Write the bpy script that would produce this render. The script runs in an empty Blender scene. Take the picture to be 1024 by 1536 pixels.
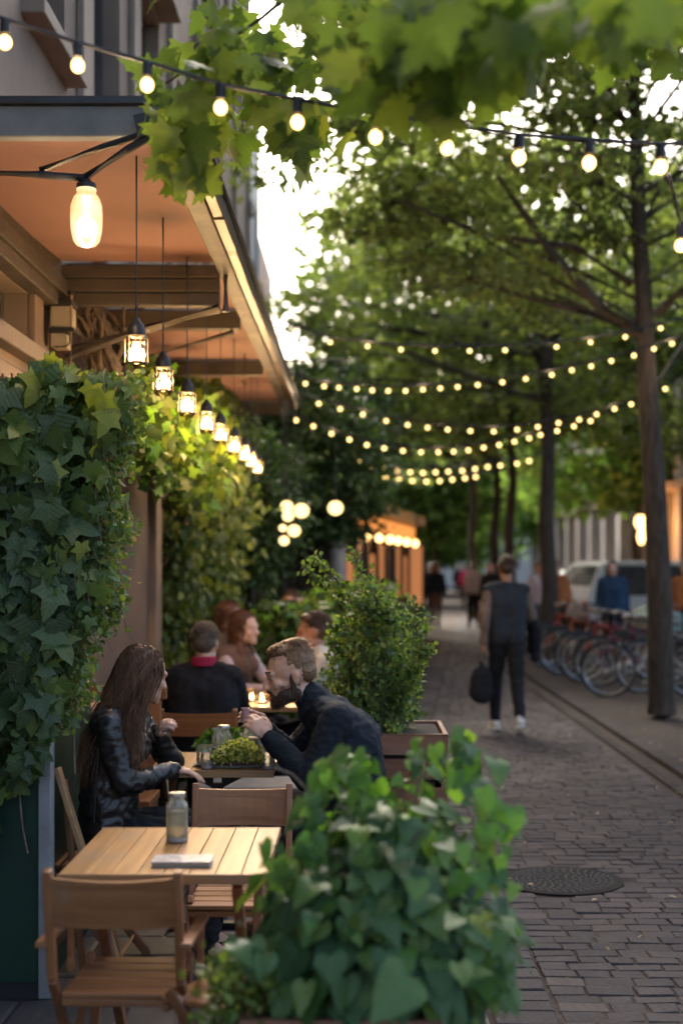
import bpy, bmesh, math, random
import numpy as np
from mathutils import Vector, Matrix, noise, Quaternion
random.seed(7); RNG = np.random.default_rng(11)
R = math.radians; PI = math.pi
SC = bpy.context.scene; COL = SC.collection
V = Vector
CAMZ = 1.65; F = 2048.0; VX = 535.0; VY = 850.0

def P(px, py, D):                      # a point of the place seen at a photo position, D metres down the street
    return V(((px - VX) * D / F, D, CAMZ - (py - VY) * D / F))

# ------------------------------------------------------------------ materials
def newmat(name):
    m = bpy.data.materials.new(name); m.use_nodes = True
    nt = m.node_tree; nt.nodes.clear()
    out = nt.nodes.new('ShaderNodeOutputMaterial')
    return m, nt, out
def N(nt, t, **kw):
    n = nt.nodes.new(t)
    for k, v in kw.items():
        if k in n.inputs: n.inputs[k].default_value = v
        else: setattr(n, k, v)
    return n
def L(nt, a, b): nt.links.new(a, b)
def c4(c): return (c[0], c[1], c[2], 1.0)
def coords(nt, scale=(1,1,1), space='Object', rot=(0,0,0)):
    tc = N(nt, 'ShaderNodeTexCoord'); mp = N(nt, 'ShaderNodeMapping')
    mp.inputs['Scale'].default_value = scale; mp.inputs['Rotation'].default_value = rot
    L(nt, tc.outputs[space], mp.inputs['Vector']); return mp.outputs['Vector']
def ramp(nt, fac, stops):
    r = N(nt, 'ShaderNodeValToRGB'); e = r.color_ramp.elements
    while len(e) < len(stops): e.new(0.5)
    for i, (p, c) in enumerate(stops): e[i].position = p; e[i].color = c4(c)
    L(nt, fac, r.inputs['Fac']); return r.outputs['Color']
def mixc(nt, fac, a, b, mode='MIX'):
    m = N(nt, 'ShaderNodeMixRGB', blend_type=mode)
    if isinstance(fac, (int, float)): m.inputs['Fac'].default_value = fac
    else: L(nt, fac, m.inputs['Fac'])
    for i, x in ((1, a), (2, b)):
        if isinstance(x, tuple): m.inputs[i].default_value = c4(x)
        else: L(nt, x, m.inputs[i])
    return m.outputs['Color']
def bump(nt, h, strength=.3, dist=.01):
    b = N(nt, 'ShaderNodeBump'); b.inputs['Strength'].default_value = strength; b.inputs['Distance'].default_value = dist
    L(nt, h, b.inputs['Height']); return b.outputs['Normal']
def noise_t(nt, vec, scale=5, detail=5, rough=.55):
    n = N(nt, 'ShaderNodeTexNoise'); n.inputs['Scale'].default_value = scale; n.inputs['Detail'].default_value = detail
    n.inputs['Roughness'].default_value = rough; L(nt, vec, n.inputs['Vector']); return n.outputs['Fac']
def plain(name, col, rough=.6, metal=0., var=.25, scale=6., bs=.15, spec=.5, island=0., bscale=None):
    m, nt, out = newmat(name); p = N(nt, 'ShaderNodeBsdfPrincipled'); v = coords(nt)
    f = noise_t(nt, v, scale, 6)
    lo = tuple(c * (1 - var) for c in col); hi = tuple(min(1, c * (1 + var)) for c in col)
    c = ramp(nt, f, [(.3, lo), (.7, hi)])
    if island:
        g = N(nt, 'ShaderNodeNewGeometry')
        c = mixc(nt, 1., c, ramp(nt, g.outputs['Random Per Island'], [(0, (1-island,)*3), (1, (1+island*.3,)*3)]), 'MULTIPLY')
    L(nt, c, p.inputs['Base Color'])
    r = N(nt, 'ShaderNodeMapRange'); r.inputs['To Min'].default_value = max(0, rough-.12); r.inputs['To Max'].default_value = min(1, rough+.12)
    L(nt, f, r.inputs['Value']); L(nt, r.outputs[0], p.inputs['Roughness'])
    p.inputs['Metallic'].default_value = metal; p.inputs['Specular IOR Level'].default_value = spec
    if bs: L(nt, bump(nt, noise_t(nt, v, bscale or scale * 6, 5), bs), p.inputs['Normal'])
    L(nt, p.outputs[0], out.inputs[0]); return m
def wood(name, a, b, axis=1, rough=.5, freq=1., wear=(.25,.2,.15)):
    m, nt, out = newmat(name); p = N(nt, 'ShaderNodeBsdfPrincipled')
    s = [26*freq]*3; s[axis] = 1.6*freq
    tc = N(nt, 'ShaderNodeTexCoord'); g = N(nt, 'ShaderNodeNewGeometry')
    off = N(nt, 'ShaderNodeVectorMath', operation='ADD'); sc = N(nt, 'ShaderNodeVectorMath', operation='SCALE')
    cmb = N(nt, 'ShaderNodeCombineXYZ')
    for i in range(3): L(nt, g.outputs['Random Per Island'], cmb.inputs[i])
    L(nt, cmb.outputs[0], sc.inputs[0]); sc.inputs['Scale'].default_value = 37.
    L(nt, tc.outputs['Object'], off.inputs[0]); L(nt, sc.outputs[0], off.inputs[1])
    mp = N(nt, 'ShaderNodeMapping'); mp.inputs['Scale'].default_value = s; L(nt, off.outputs[0], mp.inputs['Vector'])
    n1 = N(nt, 'ShaderNodeTexNoise'); n1.inputs['Scale'].default_value = 1.; n1.inputs['Detail'].default_value = 8; n1.inputs['Distortion'].default_value = .6
    L(nt, mp.outputs[0], n1.inputs['Vector'])
    n2 = noise_t(nt, off.outputs[0], 3.5, 4)
    c = ramp(nt, n1.outputs['Fac'], [(.28, b), (.5, tuple((x+y)/2 for x, y in zip(a, b))), (.72, a)])
    c = mixc(nt, 1., c, ramp(nt, g.outputs['Random Per Island'], [(0, (.72, .70, .68)), (.5, (.95, .93, .9)), (1, (1.1, 1.1, 1.08))]), 'MULTIPLY')
    c = mixc(nt, ramp(nt, n2, [(.5, (0,0,0)), (.8, (.55,)*3)]), c, wear)
    L(nt, c, p.inputs['Base Color']); p.inputs['Roughness'].default_value = rough
    L(nt, bump(nt, n1.outputs['Fac'], .35, .004), p.inputs['Normal'])
    L(nt, p.outputs[0], out.inputs[0]); return m
def leafmat(name, stops, trans=.35, rough=.45, veins=False, tcol=(.25,.4,.05)):
    m, nt, out = newmat(name); p = N(nt, 'ShaderNodeBsdfPrincipled'); g = N(nt, 'ShaderNodeNewGeometry')
    c = ramp(nt, g.outputs['Random Per Island'], stops)
    v = coords(nt)
    c = mixc(nt, .35, c, ramp(nt, noise_t(nt, v, 1.3, 3), [(.35, (.55,.6,.5)), (.65, (1.3,1.25,1.1))]), 'MULTIPLY')
    if veins:
        uv = N(nt, 'ShaderNodeUVMap'); sx = N(nt, 'ShaderNodeSeparateXYZ'); L(nt, uv.outputs[0], sx.inputs[0])
        ab = N(nt, 'ShaderNodeMath', operation='ABSOLUTE'); L(nt, sx.outputs[0], ab.inputs[0])
        k = N(nt, 'ShaderNodeMath', operation='MULTIPLY'); L(nt, ab.outputs[0], k.inputs[0]); k.inputs[1].default_value = .9
        d = N(nt, 'ShaderNodeMath', operation='SUBTRACT'); L(nt, sx.outputs[1], d.inputs[0]); L(nt, k.outputs[0], d.inputs[1])
        f = N(nt, 'ShaderNodeMath', operation='MULTIPLY'); L(nt, d.outputs[0], f.inputs[0]); f.inputs[1].default_value = 5.5
        fr = N(nt, 'ShaderNodeMath', operation='PINGPONG'); L(nt, f.outputs[0], fr.inputs[0]); fr.inputs[1].default_value = .5
        mn = N(nt, 'ShaderNodeMath', operation='MULTIPLY'); L(nt, ab.outputs[0], mn.inputs[0]); mn.inputs[1].default_value = 6.
        lo = N(nt, 'ShaderNodeMath', operation='MINIMUM'); L(nt, fr.outputs[0], lo.inputs[0]); L(nt, mn.outputs[0], lo.inputs[1])
        vein = ramp(nt, lo.outputs[0], [(0., (.3,)*3), (.12, (0,)*3)])
        c = mixc(nt, vein, c, (.16, .24, .08))
        L(nt, bump(nt, ramp(nt, lo.outputs[0], [(0, (0,)*3), (.35, (1,)*3)]), .25, .003), p.inputs['Normal'])
    L(nt, c, p.inputs['Base Color']); p.inputs['Roughness'].default_value = rough; p.inputs['Specular IOR Level'].default_value = .4
    t = N(nt, 'ShaderNodeBsdfTranslucent'); L(nt, mixc(nt, 1., c, (1.6, 1.7, .7), 'MULTIPLY'), t.inputs['Color'])
    mx = N(nt, 'ShaderNodeMixShader'); mx.inputs[0].default_value = trans
    L(nt, p.outputs[0], mx.inputs[1]); L(nt, t.outputs[0], mx.inputs[2]); L(nt, mx.outputs[0], out.inputs[0]); return m
def emit(name, col, s, sample=False):
    m, nt, out = newmat(name); e = N(nt, 'ShaderNodeEmission'); e.inputs['Color'].default_value = c4(col); e.inputs['Strength'].default_value = s
    L(nt, e.outputs[0], out.inputs[0])
    m.cycles.emission_sampling = 'FRONT' if sample else 'NONE'
    return m
def glowshell(name, col, s, f):
    m, nt, out = newmat(name); e = N(nt, 'ShaderNodeEmission'); e.inputs['Color'].default_value = c4(col); e.inputs['Strength'].default_value = s
    t = N(nt, 'ShaderNodeBsdfTransparent'); t.inputs[0].default_value = (1, .8, .55, 1); mx = N(nt, 'ShaderNodeMixShader'); mx.inputs[0].default_value = f; L(nt, t.outputs[0], mx.inputs[1]); L(nt, e.outputs[0], mx.inputs[2]); L(nt, mx.outputs[0], out.inputs[0]); m.cycles.emission_sampling = 'NONE'; return m
def glass(name, tint=(.95,.97,.95), gl=.38, rough=.05, milk=.06):
    m, nt, out = newmat(name); t = N(nt, 'ShaderNodeBsdfTransparent'); t.inputs[0].default_value = c4(tint)
    g = N(nt, 'ShaderNodeBsdfGlossy'); g.inputs['Roughness'].default_value = rough; g.inputs['Color'].default_value = (.9,.92,.9,1)
    lw = N(nt, 'ShaderNodeLayerWeight'); lw.inputs['Blend'].default_value = gl
    v = coords(nt); L(nt, bump(nt, noise_t(nt, v, 35, 2), .4, .01), g.inputs['Normal'])
    mx = N(nt, 'ShaderNodeMixShader'); L(nt, lw.outputs['Fresnel'], mx.inputs[0]); L(nt, t.outputs[0], mx.inputs[1]); L(nt, g.outputs[0], mx.inputs[2])
    d = N(nt, 'ShaderNodeBsdfTranslucent'); d.inputs[0].default_value = (.8,.82,.78,1); d2 = N(nt, 'ShaderNodeBsdfDiffuse'); d2.inputs[0].default_value = (.75,.76,.72,1); a1 = N(nt, 'ShaderNodeAddShader'); L(nt, d.outputs[0], a1.inputs[0]); L(nt, d2.outputs[0], a1.inputs[1])
    m2 = N(nt, 'ShaderNodeMixShader'); m2.inputs[0].default_value = milk; L(nt, mx.outputs[0], m2.inputs[1]); L(nt, a1.outputs[0], m2.inputs[2]); L(nt, m2.outputs[0], out.inputs[0]); return m

def bark(name):
    m, nt, out = newmat(name); p = N(nt, 'ShaderNodeBsdfPrincipled'); v = coords(nt, (22,22,4.5)); n1 = noise_t(nt, v, 1., 7, .65); n2 = noise_t(nt, coords(nt), 2.2, 4)
    c = ramp(nt, n1, [(.34, (.022,.016,.012)), (.55, (.06,.045,.034)), (.75, (.105,.085,.066))]); c = mixc(nt, .5, c, ramp(nt, n2, [(.4, (.7,.75,.6)), (.65, (1.35,1.2,1.1))]), 'MULTIPLY')
    L(nt, c, p.inputs['Base Color']); p.inputs['Roughness'].default_value = .9; L(nt, bump(nt, n1, 1., .03), p.inputs['Normal']); L(nt, p.outputs[0], out.inputs[0]); return m
M = {}
def mats():
    M['table'] = wood('table_oak', (.58,.31,.115), (.32,.14,.042), 1, .42, .8)
    M['table_x'] = wood('table_oak_edge', (.50,.28,.12), (.30,.15,.06), 0, .5)
    M['chair'] = wood('chair_wood', (.40,.17,.065), (.24,.09,.03), 0, .42)
    M['chair_z'] = wood('chair_wood_upright', (.36,.15,.06), (.2,.075,.028), 2, .45)
    M['lightwood'] = wood('pale_chair_wood', (.5,.29,.14), (.33,.18,.08), 0, .5)
    M['beam'] = wood('awning_beam', (.082,.064,.05), (.042,.033,.026), 0, .6, wear=(.11,.095,.075))
    M['beam_y'] = wood('eave_timber', (.10,.048,.022), (.035,.018,.01), 1, .4, wear=(.2,.11,.05))
    M['beam_dark'] = wood('dark_rafter', (.06,.045,.035), (.028,.022,.018), 1, .6)
    M['crate'] = wood('planter_wood', (.26,.11,.06), (.13,.055,.03), 0, .55)
    M['log'] = wood('firewood', (.55,.30,.13), (.30,.14,.05), 0, .7)
    M['bark'] = bark('bark'); M['seam'] = plain('canvas_seam', (.16,.07,.05), .8)
    M['bark2'] = plain('vine_bark', (.16,.115,.08), .9, scale=14, var=.4, bs=.8)
    M['fascia'] = plain('grey_painted_fascia', (.145,.155,.155), .55, scale=7, var=.2)
    M['canvas'] = plain('salmon_canvas', (.265,.14,.115), .8, scale=1.6, var=.14, bs=.12, bscale=60)
    M['metal'] = plain('dark_iron', (.035,.035,.037), .45, .6, scale=20, var=.3)
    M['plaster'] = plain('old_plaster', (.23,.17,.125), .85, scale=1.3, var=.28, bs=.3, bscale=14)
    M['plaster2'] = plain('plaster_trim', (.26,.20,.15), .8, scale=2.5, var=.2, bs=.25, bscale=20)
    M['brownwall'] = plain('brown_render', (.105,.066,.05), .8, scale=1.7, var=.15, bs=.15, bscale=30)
    M['trimlit'] = plain('tan_post_paint', (.20,.135,.09), .55, scale=4, var=.15)
    M['cream'] = plain('cream_enamel', (.36,.31,.22), .5, scale=8, var=.1)
    M['black'] = plain('black_paint', (.02,.02,.022), .4, scale=15, var=.3, bs=.05)
    M['green'] = plain('dark_green_paint', (.006,.036,.022), .5, scale=3, var=.25, bs=.1)
    M['greytrim'] = plain('zinc_trim', (.30,.31,.32), .45, .3, scale=9, var=.2)
    M['glassdark'] = plain('dark_window_glass', (.03,.035,.04), .12, scale=1.5, var=.5, bs=.05)
    M['glass'] = glass('clear_glass'); M['glassw'] = glass('amber_glass', (1., .88, .66), .30, .05, .0)
    M['liquid'] = plain('pale_drink', (.62,.52,.38), .2, scale=5, var=.08, bs=0)
    M['liquid2'] = glass('cloudy_water', (.66,.62,.48), .15, .1, .20)
    M['lid'] = plain('steel_lid', (.6,.6,.58), .3, .9, scale=20, var=.2)
    M['bulb'] = emit('bulb_glow', (1., .56, .18), 1.3); M['shell'] = glowshell('bulb_halo_shell', (1., .40, .08), .50, .62)
    M['bulbfar'] = emit('bulb_glow_soft', (1., .64, .22), 1.0)
    M['lantern'] = emit('lantern_glow', (1., .62, .26), 1.5)
    M['jarglow'] = None
    M['sconce'] = emit('street_lamp_glow', (1., .52, .18), 1.6)
    M['cafeglow'] = emit('cafe_glow', (1., .34, .08), .24)
    M['winglow'] = emit('cafe_window_glow', (1., .38, .14), .10)
    M['candle'] = emit('candle_flame', (1., .6, .25), 10.)
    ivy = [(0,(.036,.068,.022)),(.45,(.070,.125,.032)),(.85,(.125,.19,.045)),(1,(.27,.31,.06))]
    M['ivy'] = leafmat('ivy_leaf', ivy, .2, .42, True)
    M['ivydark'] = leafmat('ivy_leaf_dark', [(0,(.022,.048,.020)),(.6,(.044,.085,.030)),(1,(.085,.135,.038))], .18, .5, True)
    M['ivyyellow'] = leafmat('ivy_leaf_yellowing_and_lit', [(0,(.14,.2,.03)),(.6,(.3,.33,.05)),(1,(.45,.42,.06))], .4, .45, True)  # random yellow leaves; on the ivy's top also painted lamplight
    M['hedera'] = leafmat('wall_vine_leaf', [(0,(.03,.055,.014)),(.6,(.075,.115,.022)),(1,(.17,.2,.035))], .3, .5)
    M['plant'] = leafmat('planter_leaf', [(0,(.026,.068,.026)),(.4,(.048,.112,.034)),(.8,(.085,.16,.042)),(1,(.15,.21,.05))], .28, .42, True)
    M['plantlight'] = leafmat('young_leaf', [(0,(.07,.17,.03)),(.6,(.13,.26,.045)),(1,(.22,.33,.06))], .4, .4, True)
    M['bush'] = leafmat('fine_leaf', [(0,(.09,.14,.035)),(.6,(.17,.24,.06)),(1,(.30,.35,.10))], .4, .45)
    M['shrub'] = leafmat('shrub_leaf', [(0,(.03,.06,.022)),(.6,(.055,.10,.035)),(1,(.10,.15,.06))], .25, .55)
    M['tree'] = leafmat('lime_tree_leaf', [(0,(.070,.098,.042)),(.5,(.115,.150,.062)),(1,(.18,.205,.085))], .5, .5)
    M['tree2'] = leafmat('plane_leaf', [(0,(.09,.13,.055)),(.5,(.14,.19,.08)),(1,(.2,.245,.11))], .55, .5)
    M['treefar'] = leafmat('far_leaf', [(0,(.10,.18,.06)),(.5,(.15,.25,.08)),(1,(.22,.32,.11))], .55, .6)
    M['top'] = leafmat('overhead_leaf', [(0,(.065,.10,.025)),(.6,(.115,.165,.04)),(1,(.19,.23,.055))], .55, .5, True)
    M['flower'] = leafmat('blossom', [(0,(.45,.52,.08)),(.5,(.66,.64,.16)),(.8,(.85,.78,.42)),(1,(.8,.5,.4))], .3, .6)
    M['dry'] = leafmat('dry_leaf', [(0,(.25,.17,.08)),(1,(.5,.38,.22))], .3, .7)
    M['soil'] = plain('soil', (.03,.022,.016), .95, scale=30, var=.4, bs=.6)

# ------------------------------------------------------------------ mesh builder
def basis(d):
    d = d.normalized(); a = V((0,0,1)) if abs(d.z) < .95 else V((1,0,0))
    x = d.cross(a).normalized(); return x, x.cross(d).normalized(), d
class MB:
    def __init__(s): s.v = []; s.f = []; s.mi = []; s.m = 0
    def add(s, vs, fs):
        b = len(s.v); s.v += [tuple(x) for x in vs]; s.f += [tuple(b+i for i in f) for f in fs]; s.mi += [s.m]*len(fs); return s
    def box(s, c, d, rot=None):
        c = V(c); hx, hy, hz = d[0]/2, d[1]/2, d[2]/2
        vs = [V((x,y,z)) for z in (-hz,hz) for y in (-hy,hy) for x in (-hx,hx)]
        if rot is not None: vs = [rot @ v for v in vs]
        return s.add([c+v for v in vs], [(0,2,3,1),(4,5,7,6),(0,1,5,4),(2,6,7,3),(0,4,6,2),(1,3,7,5)])
    def bb(s, x0, x1, y0, y1, z0, z1): return s.box(((x0+x1)/2,(y0+y1)/2,(z0+z1)/2), (x1-x0,y1-y0,z1-z0))
    def beam(s, p, q, w, h, up=None):                 # a bar of section w x h from p to q
        p, q = V(p), V(q); d = (q-p); u = V(up) if up else (V((0,0,1)) if abs(d.normalized().z) < .95 else V((0,1,0)))
        x = d.cross(u).normalized(); z = x.cross(d).normalized(); m = Matrix((x, d.normalized(), z)).transposed()
        return s.box((p+q)/2, (w, d.length, h), m)
    def tube(s, pts, rs, n=8, cap=True):
        pts = [V(p) for p in pts]; rs = [rs]*len(pts) if isinstance(rs, (int,float)) else rs
        vs = []; prev = None
        for i, p in enumerate(pts):
            d = (pts[min(i+1,len(pts)-1)] - pts[max(i-1,0)]).normalized()
            if prev is None: x, y, _ = basis(d)
            else:
                x = (prev - d*prev.dot(d)); x = x.normalized() if x.length > 1e-6 else basis(d)[0]; y = d.cross(x)
            prev = x
            for k in range(n):
                a = 2*PI*k/n; vs.append(p + (x*math.cos(a)+y*math.sin(a))*rs[i])
        fs = [(i*n+k, i*n+(k+1)%n, (i+1)*n+(k+1)%n, (i+1)*n+k) for i in range(len(pts)-1) for k in range(n)]
        if cap: fs += [tuple(range(n-1,-1,-1)), tuple((len(pts)-1)*n+k for k in range(n))]
        return s.add(vs, fs)
    def lathe(s, prof, c, n=20, axis=None):           # prof: (r, z) pairs
        c = V(c); vs = []; rot = axis if axis is not None else Matrix.Identity(3)
        for r, z in prof:
            for k in range(n): a = 2*PI*k/n; vs.append(c + rot @ V((r*math.cos(a), r*math.sin(a), z)))
        fs = [(i*n+k, i*n+(k+1)%n, (i+1)*n+(k+1)%n, (i+1)*n+k) for i in range(len(prof)-1) for k in range(n)]
        if prof[0][0] > 1e-4: fs.append(tuple(range(n-1,-1,-1)))
        if prof[-1][0] > 1e-4: fs.append(tuple((len(prof)-1)*n+k for k in range(n)))
        return s.add(vs, fs)
    def ell(s, c, r, rot=None, nu=16, nv=10):
        c = V(c); vs = [];
        for i in range(nv+1):
            t = PI*i/nv
            for k in range(nu):
                a = 2*PI*k/nu; v = V((r[0]*math.sin(t)*math.cos(a), r[1]*math.sin(t)*math.sin(a), r[2]*math.cos(t)))
                vs.append(c + (rot @ v if rot is not None else v))
        # weld poles by tiny radius: closed enough for remeshing and for render
        fs = [(i*nu+k, (i+1)*nu+k, (i+1)*nu+(k+1)%nu, i*nu+(k+1)%nu) for i in range(nv) for k in range(nu)]
        return s.add(vs, fs)
    def cap2(s, p, r0, q, r1, n=12):                  # tapered capsule
        p, q = V(p), V(q); d = (q-p); l = d.length; d = d/l if l > 1e-6 else V((0,0,1)); pts = []; rs = []
        for t in (1, .7, .35): pts.append(p - d*r0*math.sin(t*PI/2)); rs.append(max(1e-4, r0*math.cos(t*PI/2)))
        for k in range(5): u = k/4; pts.append(p.lerp(q, u)); rs.append(r0+(r1-r0)*u)
        for t in (.35, .7, 1): pts.append(q + d*r1*math.sin(t*PI/2)); rs.append(max(1e-4, r1*math.cos(t*PI/2)))
        return s.tube(pts, rs, n)
    def prism(s, poly, a, b):                         # poly: list of 3D points, extruded by vector b-a
        d = V(b)-V(a); n = len(poly); vs = [V(p) for p in poly] + [V(p)+d for p in poly]
        return s.add(vs, [tuple(range(n-1,-1,-1)), tuple(range(n,2*n))] + [(i,(i+1)%n,n+(i+1)%n,n+i) for i in range(n)])
    def build(s, name, mat, parent=None, smooth=False, bevel=0):
        off = V((0,0,0)); p = parent
        while p is not None:
            if p.parent is None: off = V(p.location)
            p = p.parent
        me = bpy.data.meshes.new(name); me.from_pydata([(v[0]-off.x, v[1]-off.y, v[2]-off.z) for v in s.v], [], s.f)
        for m in (mat if isinstance(mat, (list,tuple)) else [mat]): me.materials.append(m)
        if any(s.mi): me.polygons.foreach_set('material_index', s.mi)
        if smooth: me.polygons.foreach_set('use_smooth', [True]*len(me.polygons))
        me.update(); bm = bmesh.new(); bm.from_mesh(me); bmesh.ops.remove_doubles(bm, verts=bm.verts, dist=1e-5); bmesh.ops.recalc_face_normals(bm, faces=bm.faces); bm.to_mesh(me); bm.free()
        o = bpy.data.objects.new(name, me); COL.objects.link(o); o.parent = parent
        if smooth and hasattr(me, 'set_sharp_from_angle'): me.set_sharp_from_angle(angle=R(40))
        if bevel:
            b = o.modifiers.new('b', 'BEVEL'); b.width = bevel; b.segments = 2; b.limit_method = 'ANGLE'; b.angle_limit = R(40)
        return o
def tag(o, label=None, cat=None, group=None, kind=None):
    if label: o['label'] = label
    if cat: o['category'] = cat
    if group: o['group'] = group
    if kind: o['kind'] = kind
    return o
def root(name, loc, label, cat, group=None, rz=0):
    o = bpy.data.objects.new(name, None); COL.objects.link(o); o.location = loc; o.rotation_euler = (0,0,rz); o.empty_display_size = .2
    return tag(o, label, cat, group)
def copy_tree(o, parent=None):
    c = o.copy(); COL.objects.link(c); c.parent = parent
    for ch in o.children: copy_tree(ch, c)
    return c
def place(proto, used, loc, rz, label, group=None, scale=None):
    o = proto if not used else copy_tree(proto)
    o.location = loc; o.rotation_euler = (0,0,rz); o['label'] = label
    if group: o['group'] = group
    if scale: o.scale = scale
    return o

# ------------------------------------------------------------------ leaves
def tmpl(half, mid, fold=.18, droop=.3, ripple=0.):
    vs = []; uv = []; fs = []
    n = len(half)
    for i, ((x, y), m) in enumerate(zip(half, mid)):
        for u in (-1, -.5, 0, .5, 1):
            px = x*u; py = m + (y-m)*abs(u)
            z = fold*abs(px) - droop*max(py,0)**2 - .25*px*px + ripple*math.sin(i*2.1)*abs(u)
            vs.append((px, py, z)); uv.append((px, py))
    for i in range(n-1):
        for k in range(4): a = i*5+k; fs.append((a, a+1, a+6, a+5))
    return np.array(vs), fs, np.array(uv)
HEART = tmpl([(0,.02),(.16,-.12),(.38,-.14),(.52,.06),(.5,.3),(.36,.58),(.17,.85),(.0,1.08)], [0,.03,.08,.18,.35,.6,.85,1.08], .2, .28, .02)
IVYL = tmpl([(0,.02),(.14,-.13),(.40,-.2),(.42,-.02),(.40,.12),(.66,.40),(.42,.44),(.26,.52),(.20,.78),(.0,1.08)], [0,.03,.06,.12,.2,.36,.46,.56,.8,1.08], .22, .25, .02)
MAPLE = tmpl([(0,.0),(.22,-.10),(.5,-.12),(.38,.06),(.46,.18),(.82,.40),(.55,.44),(.60,.62),(.32,.56),(.26,.68),(.30,.84),(.16,.86),(.0,1.15)], [0,.02,.05,.1,.18,.3,.4,.46,.54,.62,.74,.86,1.15], .15, .3, .02)
OVAL = (np.array([(0,0,0),(.3,.35,.05),(.26,.75,-.02),(0,1,-.18),(-.26,.75,-.02),(-.3,.35,.05),(0,.5,-.03)]), [(0,1,6),(1,2,6),(2,3,6),(3,4,6),(4,5,6),(5,0,6)], None)
KITE = (np.array([(0,0,0),(.36,.5,.1),(0,1,-.15),(-.36,.5,.1)]), [(0,1,2,3)][:0] + [(0,1,2),(0,2,3)], None)
def unit(a): return a / np.maximum(np.linalg.norm(a, axis=1, keepdims=True), 1e-9)
def scatter(name, T, pos, tip, nrm, size, mat, parent, matidx=None):
    tv, tf, tuv = T; n = len(pos); k = len(tv); off = np.zeros(3); p = parent
    while p is not None:
        if p.parent is None: off = np.array(p.location)
        p = p.parent
    tip = unit(tip); nrm = nrm - tip*np.sum(nrm*tip, axis=1, keepdims=True); nrm = unit(nrm); side = np.cross(tip, nrm)
    w = (tv[None,:,0,None]*side[:,None,:] + tv[None,:,1,None]*tip[:,None,:] + tv[None,:,2,None]*nrm[:,None,:])*size[:,None,None] + (pos-off)[:,None,:]
    me = bpy.data.meshes.new(name); me.vertices.add(n*k); me.vertices.foreach_set('co', w.reshape(-1).astype(np.float32))
    lens = np.array([len(f) for f in tf]); flat = np.concatenate([np.array(f) for f in tf])
    loops = (flat[None,:] + (np.arange(n)*k)[:,None]).reshape(-1); me.loops.add(len(loops)); me.loops.foreach_set('vertex_index', loops.astype(np.int32))
    pl = np.tile(lens, n); st = np.concatenate([[0], np.cumsum(pl)[:-1]]); me.polygons.add(len(pl)); me.polygons.foreach_set('loop_start', st.astype(np.int32))
    me.polygons.foreach_set('loop_total', pl.astype(np.int32)) if False else None
    me.polygons.foreach_set('use_smooth', [tuv is not None]*len(pl))
    for m in (mat if isinstance(mat, (list,tuple)) else [mat]): me.materials.append(m)
    if matidx is not None: me.polygons.foreach_set('material_index', np.repeat(matidx, len(tf)).astype(np.int32))
    if tuv is not None:
        u = me.uv_layers.new(name='UVMap'); u.data.foreach_set('uv', np.tile(tuv[flat], (n,1)).reshape(-1).astype(np.float32))
    me.update(calc_edges=True); me.validate()
    o = bpy.data.objects.new(name, me); COL.objects.link(o); o.parent = parent; return o
def rdir(n, z=0.):
    a = RNG.normal(size=(n,3)); a[:,2] += z; return unit(a)
# ------------------------------------------------------------------ people
def fuse(mb, voxel, smooth=3, wr=0., wscale=9., ofs=V((0,0,0)), fac=.5):
    """Grow one continuous skin over overlapping closed forms."""
    me = bpy.data.meshes.new('t'); me.from_pydata([tuple(v) for v in mb.v], [], mb.f)
    bm = bmesh.new(); bm.from_mesh(me); bmesh.ops.remove_doubles(bm, verts=bm.verts, dist=1e-6); bmesh.ops.recalc_face_normals(bm, faces=bm.faces); bm.to_mesh(me); bm.free()
    o = bpy.data.objects.new('t', me); COL.objects.link(o)
    r = o.modifiers.new('r', 'REMESH'); r.mode = 'VOXEL'; r.voxel_size = voxel; r.use_smooth_shade = True
    if smooth: s = o.modifiers.new('s', 'SMOOTH'); s.factor = fac; s.iterations = smooth
    dg = bpy.context.evaluated_depsgraph_get(); ev = o.evaluated_get(dg); out = bpy.data.meshes.new_from_object(ev)
    bpy.data.objects.remove(o)
    if wr:
        vs = out.vertices; nr = [v.normal.copy() for v in vs]
        for v, n_ in zip(vs, nr):
            p = v.co
            a = noise.noise(V((p.x*wscale, p.y*wscale, p.z*wscale*1.7))); b = noise.noise(V((p.x*wscale*2.3+5, p.y*wscale*2.3, p.z*wscale*3.4)))
            v.co = p + n_*wr*(a*1.1 + .6*(1-abs(b)*3))
    out.polygons.foreach_set('use_smooth', [True]*len(out.polygons)); out.update()
    return out
def addmesh(name, me, mat, parent):
    me.materials.clear(); me.materials.append(mat); o = bpy.data.objects.new(name, me); COL.objects.link(o); o.parent = parent; o.location = (0,0,0); return o
def shift_mesh(me, d): me.transform(Matrix.Translation(d))

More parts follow.
